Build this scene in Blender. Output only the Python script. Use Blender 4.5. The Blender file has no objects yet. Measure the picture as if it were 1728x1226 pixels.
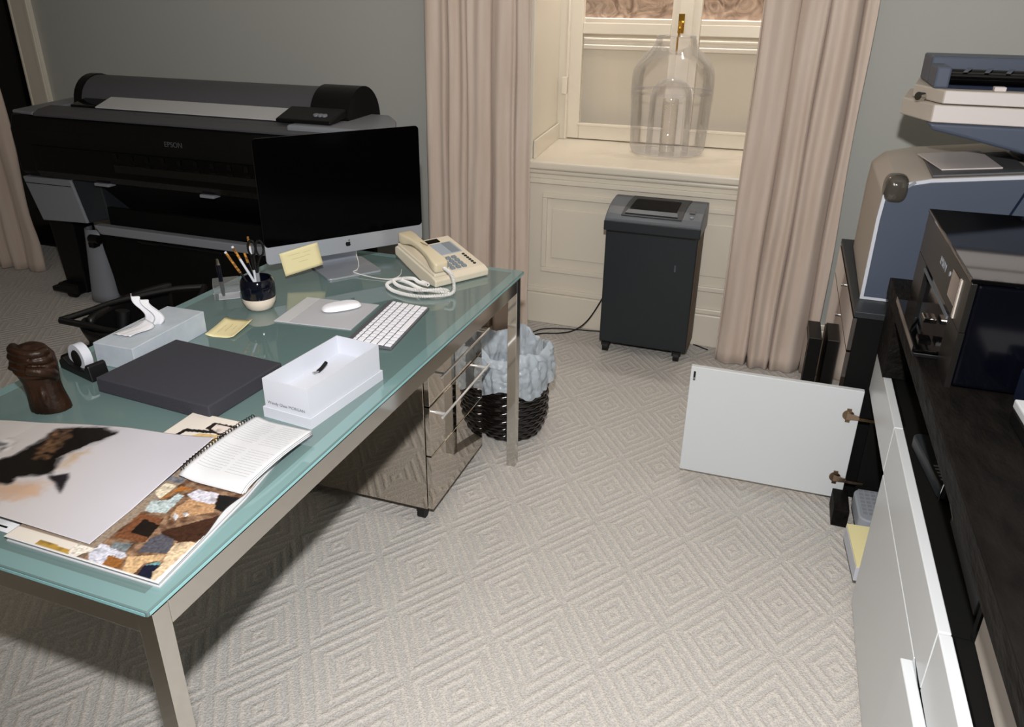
import bpy, bmesh, math, random
from mathutils import Vector, Matrix, noise
random.seed(7)
C = bpy.context.scene.collection
R = math.radians
PI = math.pi

# ------------------------------------------------------------------ camera, world, light, exposure
sc = bpy.context.scene
cam_d = bpy.data.cameras.new('camera')
cam = bpy.data.objects.new('camera', cam_d); C.objects.link(cam)
cr = Vector((0.93913, 0.3434, 0.01087)); cu = Vector((-0.15229, 0.38769, 0.90912)); cf = Vector((-0.30798, 0.85544, -0.41638))
m3 = Matrix((cr, cu, -cf)).transposed()
cam.matrix_world = Matrix.Translation((0, 0, 1.55)) @ m3.to_4x4()
cam_d.sensor_width = 36; cam_d.lens = 36*1300/1728
cam_d.shift_y = -20/1728
cam_d.clip_start = .02
sc.camera = cam
w = bpy.data.worlds.new('world'); sc.world = w; w.use_nodes = True
w.node_tree.nodes['Background'].inputs[0].default_value = (1, .93, .85, 1)
w.node_tree.nodes['Background'].inputs[1].default_value = .02
sc.view_settings.view_transform = 'Standard'
try: sc.view_settings.look = 'None'
except Exception: pass
sc.view_settings.gamma = 1; sc.view_settings.exposure = 0
sc.view_settings.use_curve_mapping = False
# camera flash on a bracket above the lens
ld = bpy.data.lights.new('camera_flash', 'SPOT'); ld.energy = 222; ld.shadow_soft_size = .028
ld.spot_size = R(156); ld.spot_blend = .64; ld.color = (1, .985, .97)
lo = bpy.data.objects.new('camera_flash', ld); C.objects.link(lo); lo.location = (-.02, .03, 1.86)
lo.rotation_euler = (Vector((.12, 1.0, -.34))).to_track_quat('-Z', 'Y').to_euler()
# weak ceiling downlights of the room
for cx, cy in ((-2.6, .6), (-.4, .4), (-1.2, 2.6)):
    dl = bpy.data.lights.new('ceiling_downlight', 'AREA'); dl.shape = 'DISK'; dl.size = .16; dl.energy = 3.2; dl.color = (1, .8, .6)
    do = bpy.data.objects.new('ceiling_downlight', dl); C.objects.link(do); do.location = (cx, cy, 2.86)

# small downlights in the head of the window niche, and an added fill lamp brightening the panel outside
for cx in (-.95, -.25):
    dl = bpy.data.lights.new('niche_downlight', 'AREA'); dl.shape = 'DISK'; dl.size = .12; dl.energy = 4.4; dl.color = (1, .95, .88)
    do = bpy.data.objects.new('niche_downlight', dl); C.objects.link(do); do.location = (cx, 3.95, 2.48)
dl = bpy.data.lights.new('outside_panel_fill', 'AREA'); dl.shape = 'RECTANGLE'; dl.size = 1.6; dl.size_y = .1; dl.energy = 40; dl.color = (1, .97, .95)
do = bpy.data.objects.new('outside_panel_fill', dl); C.objects.link(do); do.location = (-.6, 4.36, 2.62)
sc.cycles.transparent_max_bounces = 40
sc.cycles.max_bounces = 10

# ------------------------------------------------------------------ materials
def lin(c):
    return tuple(((x/255)/12.92 if x/255 <= .04045 else ((x/255+.055)/1.055)**2.4) for x in c)
def mat(name, rgb, rough=.5, metal=0, spec=.5, coat=0, bump=None, vary=None, trans=0, ior=1.45, sheen=0, stretch=(1, 1, 1), alpha=1):
    """bump=(scale,strength), vary=(scale,rgb2)"""
    m = bpy.data.materials.new(name); m.use_nodes = True
    nt = m.node_tree; b = nt.nodes['Principled BSDF']
    b.inputs['Base Color'].default_value = (*lin(rgb), 1)
    b.inputs['Roughness'].default_value = rough; b.inputs['Metallic'].default_value = metal
    b.inputs['Specular IOR Level'].default_value = spec; b.inputs['Coat Weight'].default_value = coat
    b.inputs['Coat Roughness'].default_value = .05
    b.inputs['Transmission Weight'].default_value = trans; b.inputs['IOR'].default_value = ior
    b.inputs['Sheen Weight'].default_value = sheen
    if bump or vary:
        tc = nt.nodes.new('ShaderNodeTexCoord'); mp = nt.nodes.new('ShaderNodeMapping')
        mp.inputs['Scale'].default_value = stretch
        nt.links.new(tc.outputs['Object'], mp.inputs['Vector'])
    if vary:
        n = nt.nodes.new('ShaderNodeTexNoise'); n.inputs['Scale'].default_value = vary[0]; n.inputs['Detail'].default_value = 6
        nt.links.new(mp.outputs[0], n.inputs['Vector'])
        mx = nt.nodes.new('ShaderNodeMix'); mx.data_type = 'RGBA'
        mx.inputs[6].default_value = (*lin(rgb), 1); mx.inputs[7].default_value = (*lin(vary[1]), 1)
        rp = nt.nodes.new('ShaderNodeMapRange'); rp.inputs[1].default_value = .35; rp.inputs[2].default_value = .65
        nt.links.new(n.outputs[0], rp.inputs[0]); nt.links.new(rp.outputs[0], mx.inputs[0])
        nt.links.new(mx.outputs[2], b.inputs['Base Color'])
    if bump:
        n = nt.nodes.new('ShaderNodeTexNoise'); n.inputs['Scale'].default_value = bump[0]; n.inputs['Detail'].default_value = 5
        nt.links.new(mp.outputs[0], n.inputs['Vector'])
        bp = nt.nodes.new('ShaderNodeBump'); bp.inputs['Strength'].default_value = bump[1]; bp.inputs['Distance'].default_value = .01
        nt.links.new(n.outputs[0], bp.inputs['Height']); nt.links.new(bp.outputs[0], b.inputs['Normal'])
    return m
def glass_mat(name, tint=(255, 255, 255), f0=1.45, rough=.02, body=0.0, gl=1.0, edge=0.0):
    """thin clear pane: transparent with a fresnel gloss on top"""
    m = bpy.data.materials.new(name); m.use_nodes = True; nt = m.node_tree; nt.nodes.clear()
    o = nt.nodes.new('ShaderNodeOutputMaterial'); t = nt.nodes.new('ShaderNodeBsdfTransparent'); g = nt.nodes.new('ShaderNodeBsdfGlossy')
    t.inputs[0].default_value = (*lin(tint), 1); g.inputs['Roughness'].default_value = rough
    fr = nt.nodes.new('ShaderNodeFresnel'); fr.inputs[0].default_value = f0
    sc_f = nt.nodes.new('ShaderNodeMath'); sc_f.operation = 'MULTIPLY'; sc_f.inputs[1].default_value = gl; nt.links.new(fr.outputs[0], sc_f.inputs[0])
    mx = nt.nodes.new('ShaderNodeMixShader'); nt.links.new(sc_f.outputs[0], mx.inputs[0])
    nt.links.new(t.outputs[0], mx.inputs[1]); nt.links.new(g.outputs[0], mx.inputs[2])
    last = mx
    if edge:  # pale diffuse at grazing angles paints the light refracted at glass edges
        lw = nt.nodes.new('ShaderNodeLayerWeight'); lw.inputs[0].default_value = .25
        d = nt.nodes.new('ShaderNodeBsdfDiffuse'); d.inputs[0].default_value = (*lin((235, 235, 238)), 1)
        ml = nt.nodes.new('ShaderNodeMath'); ml.operation = 'MULTIPLY_ADD'; ml.inputs[1].default_value = edge; ml.inputs[2].default_value = body
        pw = nt.nodes.new('ShaderNodeMath'); pw.operation = 'POWER'; pw.inputs[1].default_value = 2.0
        nt.links.new(lw.outputs['Facing'], pw.inputs[0]); nt.links.new(pw.outputs[0], ml.inputs[0])
        m2 = nt.nodes.new('ShaderNodeMixShader'); nt.links.new(ml.outputs[0], m2.inputs[0])
        nt.links.new(mx.outputs[0], m2.inputs[1]); nt.links.new(d.outputs[0], m2.inputs[2]); last = m2
    elif body:
        d = nt.nodes.new('ShaderNodeBsdfDiffuse'); d.inputs[0].default_value = (*lin((225, 228, 232)), 1)
        m2 = nt.nodes.new('ShaderNodeMixShader'); m2.inputs[0].default_value = body
        nt.links.new(mx.outputs[0], m2.inputs[1]); nt.links.new(d.outputs[0], m2.inputs[2]); last = m2
    nt.links.new(last.outputs[0], o.inputs[0])
    return m
def colmat(name, rough=.5, coat=0, grain=0):
    m = bpy.data.materials.new(name); m.use_nodes = True; nt = m.node_tree; b = nt.nodes['Principled BSDF']
    a = nt.nodes.new('ShaderNodeAttribute'); a.attribute_name = 'Col'
    nt.links.new(a.outputs['Color'], b.inputs['Base Color']); b.inputs['Roughness'].default_value = rough
    b.inputs['Coat Weight'].default_value = coat
    return m

def carpet():
    m = bpy.data.materials.new('carpet'); m.use_nodes = True; nt = m.node_tree; b = nt.nodes['Principled BSDF']
    L = nt.links; N = nt.nodes.new
    def mth(op, a, b2=None, c=None):
        n = N('ShaderNodeMath'); n.operation = op
        for k, v in enumerate((a, b2, c)):
            if v is None: continue
            if isinstance(v, (int, float)): n.inputs[k].default_value = v
            else: L.new(v, n.inputs[k])
        return n.outputs[0]
    tc = N('ShaderNodeTexCoord')
    wob = N('ShaderNodeTexNoise'); wob.inputs['Scale'].default_value = 3; L.new(tc.outputs['Object'], wob.inputs['Vector'])
    sp = N('ShaderNodeSeparateXYZ'); L.new(tc.outputs['Object'], sp.inputs[0])
    e1 = (.1425, .2010); e2 = (.1480, -.1960); o = (-1.157, 1.631)
    det = e1[0]*e2[1]-e1[1]*e2[0]
    x = mth('SUBTRACT', sp.outputs[0], o[0]); y = mth('SUBTRACT', sp.outputs[1], o[1])
    i = mth('ADD', mth('MULTIPLY', x, e2[1]/det), mth('MULTIPLY', y, -e2[0]/det))
    j = mth('ADD', mth('MULTIPLY', x, -e1[1]/det), mth('MULTIPLY', y, e1[0]/det))
    fi = mth('ABSOLUTE', mth('SUBTRACT', mth('FRACT', mth('ADD', i, 100.5)), .5))
    fj = mth('ABSOLUTE', mth('SUBTRACT', mth('FRACT', mth('ADD', j, 100.5)), .5))
    d = mth('MAXIMUM', fi, fj)
    s = mth('SINE', mth('ADD', mth('MULTIPLY', d, 2*PI*8), -1.2))
    s = mth('SMOOTH_MAX', s, -.35, .3)
    h = mth('MULTIPLY_ADD', s, .5, .35)
    # loop weave
    wv = N('ShaderNodeTexVoronoi'); wv.inputs['Scale'].default_value = 230; L.new(tc.outputs['Object'], wv.inputs['Vector'])
    nz = N('ShaderNodeTexNoise'); nz.inputs['Scale'].default_value = 120; nz.inputs['Detail'].default_value = 3; L.new(tc.outputs['Object'], nz.inputs['Vector'])
    big = N('ShaderNodeTexNoise'); big.inputs['Scale'].default_value = 2.2; L.new(tc.outputs['Object'], big.inputs['Vector'])
    mx = N('ShaderNodeMix'); mx.data_type = 'RGBA'
    mx.inputs[6].default_value = (*lin((186, 184, 182)), 1); mx.inputs[7].default_value = (*lin((207, 200, 192)), 1)
    fac = mth('ADD', mth('MULTIPLY', h, .75), mth('MULTIPLY', nz.outputs[0], .35)); L.new(fac, mx.inputs[0])
    m2 = N('ShaderNodeMix'); m2.data_type = 'RGBA'; m2.blend_type = 'MULTIPLY'; m2.inputs[0].default_value = .35
    L.new(mx.outputs[2], m2.inputs[6])
    cmb = N('ShaderNodeCombineColor'); v = mth('MULTIPLY_ADD', wv.outputs[0], 1.1, .45)
    for k in range(3): L.new(v, cmb.inputs[k])
    L.new(cmb.outputs[0], m2.inputs[7]); L.new(m2.outputs[2], b.inputs['Base Color'])
    ht = mth('ADD', mth('MULTIPLY', h, 1.0), mth('MULTIPLY', wv.outputs[0], .45))
    bp = N('ShaderNodeBump'); bp.inputs['Strength'].default_value = .8; bp.inputs['Distance'].default_value = .0045
    L.new(ht, bp.inputs['Height']); L.new(bp.outputs[0], b.inputs['Normal'])
    b.inputs['Roughness'].default_value = .95; b.inputs['Specular IOR Level'].default_value = .1; b.inputs['Sheen Weight'].default_value = .1
    return m

def outside_stone():
    m = mat('patterned_stone', (120, 100, 88), .8, bump=(9, .6), vary=(9, (186, 165, 150)))
    for n in m.node_tree.nodes:
        if n.type == 'TEX_NOISE': n.inputs['Distortion'].default_value = 3.0
    return m

M = dict(
    wall=mat('grey_paint', (178, 179, 174), .6, spec=.3, bump=(160, .02)),
    cream=mat('cream_paint', (226, 218, 203), .32, spec=.5, bump=(30, .01)),
    ceil=mat('ceiling_white', (225, 222, 215), .8),
    carpet=carpet(), stone=outside_stone(),
    blind=mat('cream_outside_panel', (238, 234, 228), .6),
    curtain=mat('curtain_linen', (212, 196, 184), .9, spec=.1, sheen=.2, bump=(240, .12), vary=(9, (204, 186, 172)), stretch=(3.0, 3.0, .3)),
    black_gloss=mat('black_gloss', (5, 5, 6), .06, spec=.5),
    screen=mat('black_screen', (3, 3, 4), .1, spec=.06),
    black_plastic=mat('black_plastic', (12, 12, 13), .42, spec=.4),
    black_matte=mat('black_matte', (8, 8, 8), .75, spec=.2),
    charcoal=mat('charcoal_plastic', (40, 44, 48), .42, spec=.4, bump=(300, .03)),
    charcoal2=mat('charcoal_shell', (92, 98, 106), .36, spec=.45),
    brown_side=mat('brown_side_board', (96, 74, 56), .6),
    alu=mat('aluminium', (182, 186, 194), .32, metal=.55),
    silver=mat('silver_plastic', (136, 140, 148), .4, spec=.4),
    dsilver=mat('dull_silver', (84, 84, 88), .5),
    chrome=mat('polished_steel', (205, 203, 198), .09, metal=1),
    mirror=mat('mirror_glass', (196, 188, 178), .025, metal=1),
    glass_top=mat('sea_green_glass', (100, 122, 121), .03, spec=.75, coat=.4),
    glass_edge=mat('aqua_glass_edge', (142, 192, 196), .08, spec=.8),
    white=mat('white_card', (198, 201, 210), .55, spec=.3),
    white_gloss=mat('white_lacquer', (208, 212, 215), .28, spec=.4),
    white_key=mat('white_keys', (238, 238, 246), .4),
    foam=mat('grey_foam', (60, 60, 66), .95, spec=.1, bump=(420, .25)),
    tissuebox=mat('pale_blue_card', (172, 182, 192), .6, vary=(40, (180, 189, 197))),
    tissue=mat('tissue_paper', (212, 212, 216), .9),
    yellow=mat('yellow_paper', (222, 210, 164), .8),
    yellow2=mat('pale_yellow_paper', (236, 226, 172), .8),
    ink=mat('pencil_ink', (150, 140, 110), .8), print_ink=mat('grey_ink', (110, 112, 120), .7),
    navy=mat('navy_glaze', (9, 11, 22), .08, spec=.6), creamgl=mat('cream_glaze', (228, 214, 198), .25),
    bronze=mat('bronze', (46, 24, 8), .42, metal=.15, spec=.4, bump=(26, .5), vary=(14, (26, 13, 6))),
    phone=mat('ivory_plastic', (208, 196, 168), .38), phone2=mat('ivory_plastic_light', (216, 206, 186), .4),
    key_grey=mat('phone_grey', (122, 132, 140), .5), mousepad=mat('pale_grey_pad', (182, 184, 190), .6), booklet_ink=mat('booklet_ink', (168, 168, 172), .8), handle_chrome=mat('highlight_chrome', (240, 240, 240), .3, metal=.6),  # handle_chrome is paler and part diffuse, painting a highlight on the handles
    glass_refract=mat('sea_green_refraction', (118, 148, 149), .03, spec=.75, coat=.4), key_pale=mat('phone_label', (156, 166, 178), .4),
    cord=mat('white_cord', (226, 224, 222), .5),
    acrylic=glass_mat('acrylic', (246, 248, 250), 1.5, .02, body=.08, edge=.25),
    pane=glass_mat('window_pane', (252, 250, 246), 1.45, .03, gl=.6),
    vglass=glass_mat('clear_glass', (254, 254, 255), 1.36, .05, body=.015, gl=.55, edge=.42),
    gold=mat('gold_foil', (206, 158, 70), .25, metal=.9), brass=mat('brass', (196, 150, 60), .2, metal=1),
    wicker=mat('black_wicker', (14, 11, 10), .16, spec=.8),
    liner=None,
    darkwood=mat('dark_textured_wood', (22, 19, 17), .6, spec=.12, bump=(38, .9), vary=(30, (12, 10, 9)), stretch=(1, .35, 1)),
    glosswood=mat('glossy_brown_front', (34, 24, 18), .045, spec=1.0, coat=1),
    copier_blue=mat('slate_blue_plastic', (74, 82, 98), .45, spec=.35, bump=(400, .04)),
    copier_dark=mat('deep_blue_plastic', (26, 34, 52), .2, spec=.6),
    copier_white=mat('warm_white_plastic', (206, 198, 196), .4), copier_beige=mat('beige_plastic', (184, 175, 165), .5),
    smoke=mat('smoked_plastic', (70, 66, 60), .12, spec=.7, bump=(30, .3)),
    pside=mat('blue_black_side', (5, 6, 12), .12, spec=.4),
    ptop=mat('black_piano_lid', (4, 4, 5), .05, spec=.5, coat=.3),
    pfront=mat('brown_black_face', (22, 20, 18), .35, spec=.5),
    hinge=mat('hinge_steel', (160, 140, 120), .25, metal=1),
    rubber=mat('rubber', (10, 10, 10), .6), greydev=mat('grey_device', (150, 156, 164), .45),
    paper=mat('paper_white', (196, 197, 200), .7), wood_floor=None,
    stonewall=None)
lm = bpy.data.materials.new('bag_liner'); lm.use_nodes = True; nt = lm.node_tree; nt.nodes.clear()
o_ = nt.nodes.new('ShaderNodeOutputMaterial'); t_ = nt.nodes.new('ShaderNodeBsdfTransparent'); p_ = nt.nodes.new('ShaderNodeBsdfPrincipled')
p_.inputs['Base Color'].default_value = (*lin((205, 216, 226)), 1); p_.inputs['Roughness'].default_value = .3
x_ = nt.nodes.new('ShaderNodeMixShader'); x_.inputs[0].default_value = .62
nt.links.new(t_.outputs[0], x_.inputs[1]); nt.links.new(p_.outputs[0], x_.inputs[2]); nt.links.new(x_.outputs[0], o_.inputs[0])
M['liner'] = lm

# ------------------------------------------------------------------ mesh helpers
class MB:
    def __init__(s): s.v = []; s.f = []
    def add(s, vs, fs, T=None):
        k = len(s.v)
        s.v += [tuple(T @ Vector(p)) if T else tuple(p) for p in vs]
        s.f += [tuple(i+k for i in f) for f in fs]
        return s
    def box(s, x0, x1, y0, y1, z0, z1, T=None):
        vs = [(x, y, z) for z in (z0, z1) for y in (y0, y1) for x in (x0, x1)]
        return s.add(vs, [(0, 2, 3, 1), (4, 5, 7, 6), (0, 1, 5, 4), (2, 6, 7, 3), (0, 4, 6, 2), (1, 3, 7, 5)], T)
    def prism(s, poly, off, T=None):
        """poly: 3D points in order, off: extrusion vector"""
        n = len(poly); o = Vector(off)
        vs = [tuple(p) for p in poly]+[tuple(Vector(p)+o) for p in poly]
        return s.add(vs, [tuple(range(n))[::-1], tuple(range(n, 2*n))]+[(i, (i+1) % n, n+(i+1) % n, n+i) for i in range(n)], T)
    def cyl(s, p0, p1, r0, r1=None, n=20, T=None):
        r1 = r0 if r1 is None else r1
        return s.tube([p0, p1], [r0, r1], n, T)
    def tube(s, pts, r, n=8, T=None, caps=True):
        pts = [Vector(p) for p in pts]; m = len(pts)
        rs = r if isinstance(r, (list, tuple)) else [r]*m
        t0 = (pts[1]-pts[0]).normalized(); a = t0.orthogonal().normalized(); vs = []
        for i, p in enumerate(pts):
            t = ((pts[i+1]-p) if i == 0 else (p-pts[i-1]) if i == m-1 else (pts[i+1]-pts[i-1])).normalized()
            a = (a-t*a.dot(t)).normalized(); b = t.cross(a)
            for k in range(n):
                q = 2*PI*k/n; vs.append(tuple(p+(a*math.cos(q)+b*math.sin(q))*rs[i]))
        fs = [(i*n+k, i*n+(k+1) % n, (i+1)*n+(k+1) % n, (i+1)*n+k) for i in range(m-1) for k in range(n)]
        if caps: fs += [tuple(range(n))[::-1], tuple(range((m-1)*n, m*n))]
        return s.add(vs, fs, T)
    def lathe(s, prof, n=32, c=(0, 0), T=None, close=False):
        vs = [(c[0]+r*math.cos(2*PI*k/n), c[1]+r*math.sin(2*PI*k/n), z) for r, z in prof for k in range(n)]
        m = len(prof)
        fs = [(i*n+k, i*n+(k+1) % n, (i+1)*n+(k+1) % n, (i+1)*n+k) for i in range(m-1) for k in range(n)]
        if close: fs += [tuple(range(n))[::-1], tuple(range((m-1)*n, m*n))]
        return s.add(vs, fs, T)
    def grid(s, nx, ny, fn, T=None, wrap=False):
        vs = [fn(i/(nx-1), j/(ny-1)) for j in range(ny) for i in range(nx)]
        fs = [(j*nx+i, j*nx+i+1, (j+1)*nx+i+1, (j+1)*nx+i) for j in range(ny-1) for i in range(nx-1)]
        return s.add(vs, fs, T)
    def build(s, name, m, parent=None, smooth=None, bevel=0, seg=2, solid=0, sub=0, sol_off=0):
        me = bpy.data.meshes.new(name); me.from_pydata(s.v, [], s.f); me.update()
        o = bpy.data.objects.new(name, me); C.objects.link(o)
        me.materials.append(M[m] if isinstance(m, str) else m)
        bm = bmesh.new(); bm.from_mesh(me); bmesh.ops.recalc_face_normals(bm, faces=bm.faces); bm.to_mesh(me); bm.free()
        if smooth is not None:
            for p in me.polygons: p.use_smooth = True
            me.set_sharp_from_angle(angle=R(smooth))
        if parent: o.parent = parent
        if solid:
            q = o.modifiers.new('solid', 'SOLIDIFY'); q.thickness = solid; q.offset = sol_off
        if bevel:
            q = o.modifiers.new('bevel', 'BEVEL'); q.width = bevel; q.segments = seg; q.limit_method = 'ANGLE'; q.angle_limit = R(40)
        if sub:
            q = o.modifiers.new('sub', 'SUBSURF'); q.levels = sub; q.render_levels = sub
        return o
def tag(o, label=None, cat=None, group=None, kind=None):
    if label: o['label'] = label
    if cat: o['category'] = cat
    if group: o['group'] = group
    if kind: o['kind'] = kind
    return o
def thing(name, label, cat, loc=(0, 0, 0), rz=0, group=None):
    o = bpy.data.objects.new(name, None); C.objects.link(o); o.location = loc; o.rotation_euler = (0, 0, rz)
    o.empty_display_size = .05
    return tag(o, label, cat, group)
def struct(o):
    o['kind'] = 'structure'; return o
def part_label(o, l): o['label'] = l; return o
def BX(*a): return MB().box(*a)
def inpoly(x, y, P):
    c = False; n = len(P)
    for i in range(n):
        x0, y0 = P[i]; x1, y1 = P[i-1]
        if (y0 > y) != (y1 > y) and x < (x1-x0)*(y-y0)/(y1-y0)+x0: c = not c
    return c
def sheet(name, x0, x1, y0, y1, nx, ny, z, colf, m, parent=None, T=None, thick=.0006):
    """printed sheet: grid with a colour attribute; colf(x,y)->linear rgb, z(x,y)->height"""
    b = MB(); b.grid(nx, ny, lambda u, v: (x0+(x1-x0)*u, y0+(y1-y0)*v, z(x0+(x1-x0)*u, y0+(y1-y0)*v)))
    if T:
        cols = [colf(*p[:2]) for p in b.v]; b.v = [tuple(T @ Vector(p)) for p in b.v]
    else: cols = [colf(*p[:2]) for p in b.v]
    o = b.build(name, m, parent, smooth=60, solid=thick, sol_off=-1)
    at = o.data.color_attributes.new('Col', 'FLOAT_COLOR', 'POINT')
    for i, c in enumerate(cols): at.data[i].color = (*c, 1)
    return o
def text(name, body, size, T, m, parent, ext=.0003, align='CENTER'):
    c = bpy.data.curves.new(name, 'FONT'); c.body = body; c.size = size; c.extrude = ext; c.align_x = align; c.align_y = 'CENTER'
    t = bpy.data.objects.new(name, c); C.objects.link(t); dg = bpy.context.evaluated_depsgraph_get(); dg.update()
    me = bpy.data.meshes.new_from_object(t.evaluated_get(dg)); bpy.data.objects.remove(t); bpy.data.curves.remove(c)
    me.transform(T); me.materials.clear(); me.materials.append(M[m]); o = bpy.data.objects.new(name, me); C.objects.link(o)
    if parent: o.parent = parent
    return o
def arc(cx, cy, r, a0, a1, n): return [(cx+r*math.cos(R(a0+(a1-a0)*k/n)), cy+r*math.sin(R(a0+(a1-a0)*k/n))) for k in range(n+1)]
def smoothpath(P, k=8):
    P = [Vector(p) for p in P]; out = []
    for i in range(len(P)-1):
        a, b, c, d = P[max(i-1, 0)], P[i], P[i+1], P[min(i+2, len(P)-1)]
        for j in range(k):
            t = j/k; out.append(.5*((2*b)+(c-a)*t+(2*a-5*b+4*c-d)*t*t+(3*b-a-3*c+d)*t**3))
    out.append(P[-1]); return out
def copy_thing(o):
    r = o.copy(); C.objects.link(r)
    for ch in o.children:
        c = ch.copy(); C.objects.link(c); c.parent = r
        for g in ch.children:
            d = g.copy(); C.objects.link(d); d.parent = c
    return r

# ------------------------------------------------------------------ the room
XL, XR, YB, YF, ZC = -5.6, 1.35, -1.7, 3.62, 2.9
struct(BX(XL, XR, YB, YF+.1, -.05, 0).build('floor', 'carpet'))
struct(BX(XL, XR, YB, YF+.1, ZC, ZC+.05).build('ceiling', 'ceil'))
struct(BX(XL-.1, XL, YB, YF, 0, ZC).build('wall_left', 'wall'))
struct(BX(XR, XR+.1, YB, YF, 0, ZC).build('wall_right', 'wall'))
struct(BX(XL, XR, YB-.1, YB, 0, ZC).build('wall_front', 'wall'))
# back wall with the window niche; at its left end a dark glazed opening
NX0, NX1, SZ = -1.21, .02, .84
b = MB(); b.box(-4.27, NX0-.03, YF, YF+.12, 0, ZC); b.box(NX1+.03, XR, YF, YF+.12, 0, ZC); b.box(NX0-.03, NX1+.03, YF, YF+.12, 2.55, ZC)
b.box(XL, -4.27, YF, YF+.12, 2.6, ZC)
struct(b.build('wall_back', 'wall'))
b = BX(-4.40, -4.27, YF-.03, YF+.1, 0, 2.6); b.box(-4.415, -4.40, YF-.035, YF, 0, 2.6); b.box(-4.285, -4.262, YF-.042, YF-.03, 0, 2.6); b.box(XL, -4.27, YF-.03, YF, 2.6, 2.72)
struct(b.build('trim_1', 'cream', bevel=.004))
struct(BX(XL, -4.40, YF+.03, YF+.05, 0, 2.6).build('window_2', 'black_gloss'))
# reveals, panelling, sill
b = MB(); b.prism([(NX0, YF-.001, SZ-.04), (-1.285, 4.30, SZ-.04), (-1.40, 4.30, SZ-.04), (-1.40, YF+.12, SZ-.04), (NX0-.06, YF+.12, SZ-.04), (NX0-.06, YF-.001, SZ-.04)], (0, 0, 1.75))
b.prism([(NX1, YF-.001, SZ-.04), (.095, 4.30, SZ-.04), (.2, 4.30, SZ-.04), (.2, YF+.12, SZ-.04), (NX1+.06, YF+.12, SZ-.04), (NX1+.06, YF-.001, SZ-.04)], (0, 0, 1.75))
b.prism([(NX0+.001, YF+.01, SZ), (-1.279, 4.28, SZ), (-1.268, 4.28, SZ), (NX0+.013, YF+.01, SZ)], (0, 0, .085))
b.box(-1.4, .2, YF+.12, 4.3, 2.5, 2.56)
struct(b.build('trim_2', 'cream', bevel=.003))
b = MB(); b.box(-1.32, .13, YF-.05, 4.32, SZ-.04, SZ); b.box(-1.30, .11, YF-.03, YF, SZ-.065, SZ-.04)
struct(b.build('trim_3', 'cream', bevel=.012, seg=3))
b = BX(NX0-.08, NX1+.08, YF-.012, YF+.1, 0, SZ-.04)
for x0, x1 in ((-1.145, -.62), (-.56, -.04)):
    b.box(x0, x1, YF-.026, YF-.012, .66, .685); b.box(x0, x1, YF-.026, YF-.012, .28, .305)
    b.box(x0, x0+.025, YF-.026, YF-.012, .305, .66); b.box(x1-.025, x1, YF-.026, YF-.012, .305, .66)
    b.box(x0+.05, x1-.05, YF-.020, YF-.012, .355, .61)
b.box(NX0-.06, NX1+.06, YF-.03, YF-.012, .73, .755)
struct(b.build('trim_4', 'cream', bevel=.006))
def base(name, x0, x1):
    b = BX(x0, x1, YF-.034, YF, 0, .165); b.box(x0, x1, YF-.025, YF, .165, .192)
    struct(b.build(name, 'cream', bevel=.006))
base('baseboard_back', -4.26, XR)
# window_1 : two casements
wy = 4.27
b = MB()
b.box(-1.285, -1.235, wy-.02, wy+.06, SZ, 2.5); b.box(.045, .095, wy-.02, wy+.06, SZ, 2.5)
b.box(-1.235, -1.225, wy-.035, wy, SZ, 2.5)
struct(b.build('trim_5', 'cream', bevel=.004))
def casement(x0, x1):
    b = MB()
    b.box(x0, x0+.07, wy, wy+.045, SZ+.005, 2.45); b.box(x1-.07, x1, wy, wy+.045, SZ+.005, 2.45)
    b.box(x0+.07, x1-.07, wy, wy+.045, SZ+.005, SZ+.085); b.box(x0+.07, x1-.07, wy, wy+.045, 2.38, 2.45)
    b.box(x0+.07, x1-.07, wy+.004, wy+.04, 1.385, 1.44)
    b.box(x0+.06, x1-.06, wy-.008, wy, SZ+.075, SZ+.09)
    return b
W1 = casement(-1.232, -.628); W1.v += []
k = casement(-.622, .045); W1.add(k.v, k.f); W1.box(-.66, -.59, wy-.018, wy, SZ+.01, 2.45)
wf = struct(W1.build('window_1', 'cream', bevel=.005))
for x0, x1 in ((-1.162, -.698), (-.552, -.025)):
    struct(BX(x0, x1, wy+.02, wy+.024, SZ+.085, 1.385).build('window_pane', 'pane', wf))
    struct(BX(x0, x1, wy+.02, wy+.024, 1.44, 2.38).build('window_pane', 'pane', wf))
b = MB(); b.tube(smoothpath([(-.645, wy-.055, 1.455), (-.645, wy-.06, 1.42), (-.648, wy-.05, 1.385)]), [.008]*9+[.006]*8, 10)
b.cyl((-.645, wy-.018, 1.45), (-.645, wy-.055, 1.45), .011, .009); b.box(-.66, -.63, wy-.024, wy-.018, 1.40, 1.49)
b.cyl((-.652, wy-.05, 1.385), (-.652, wy-.045, 1.30), .005)
struct(b.build('window_latch', 'brass', wf, smooth=40))
b = MB(); b.box(-1.255, -1.225, wy-.045, wy-.02, 1.08, 1.17)
struct(b.build('window_hinge', 'cream', wf, bevel=.004))
# what stands close outside the panes
b = BX(-1.5, .4, 4.45, 4.5, .5, 1.40); b.box(-1.5, .4, 4.43, 4.45, 1.30, 1.325); b.box(-1.5, .4, 4.435, 4.45, 1.345, 1.36); b.box(-1.5, .4, 4.435, 4.52, 1.40, 1.46)
struct(b.build('wall_outside', 'blind', bevel=.004))
struct(BX(-1.5, .4, 4.47, 4.52, 1.46, 2.7).build('wall_outside_stone', 'stone'))

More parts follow.
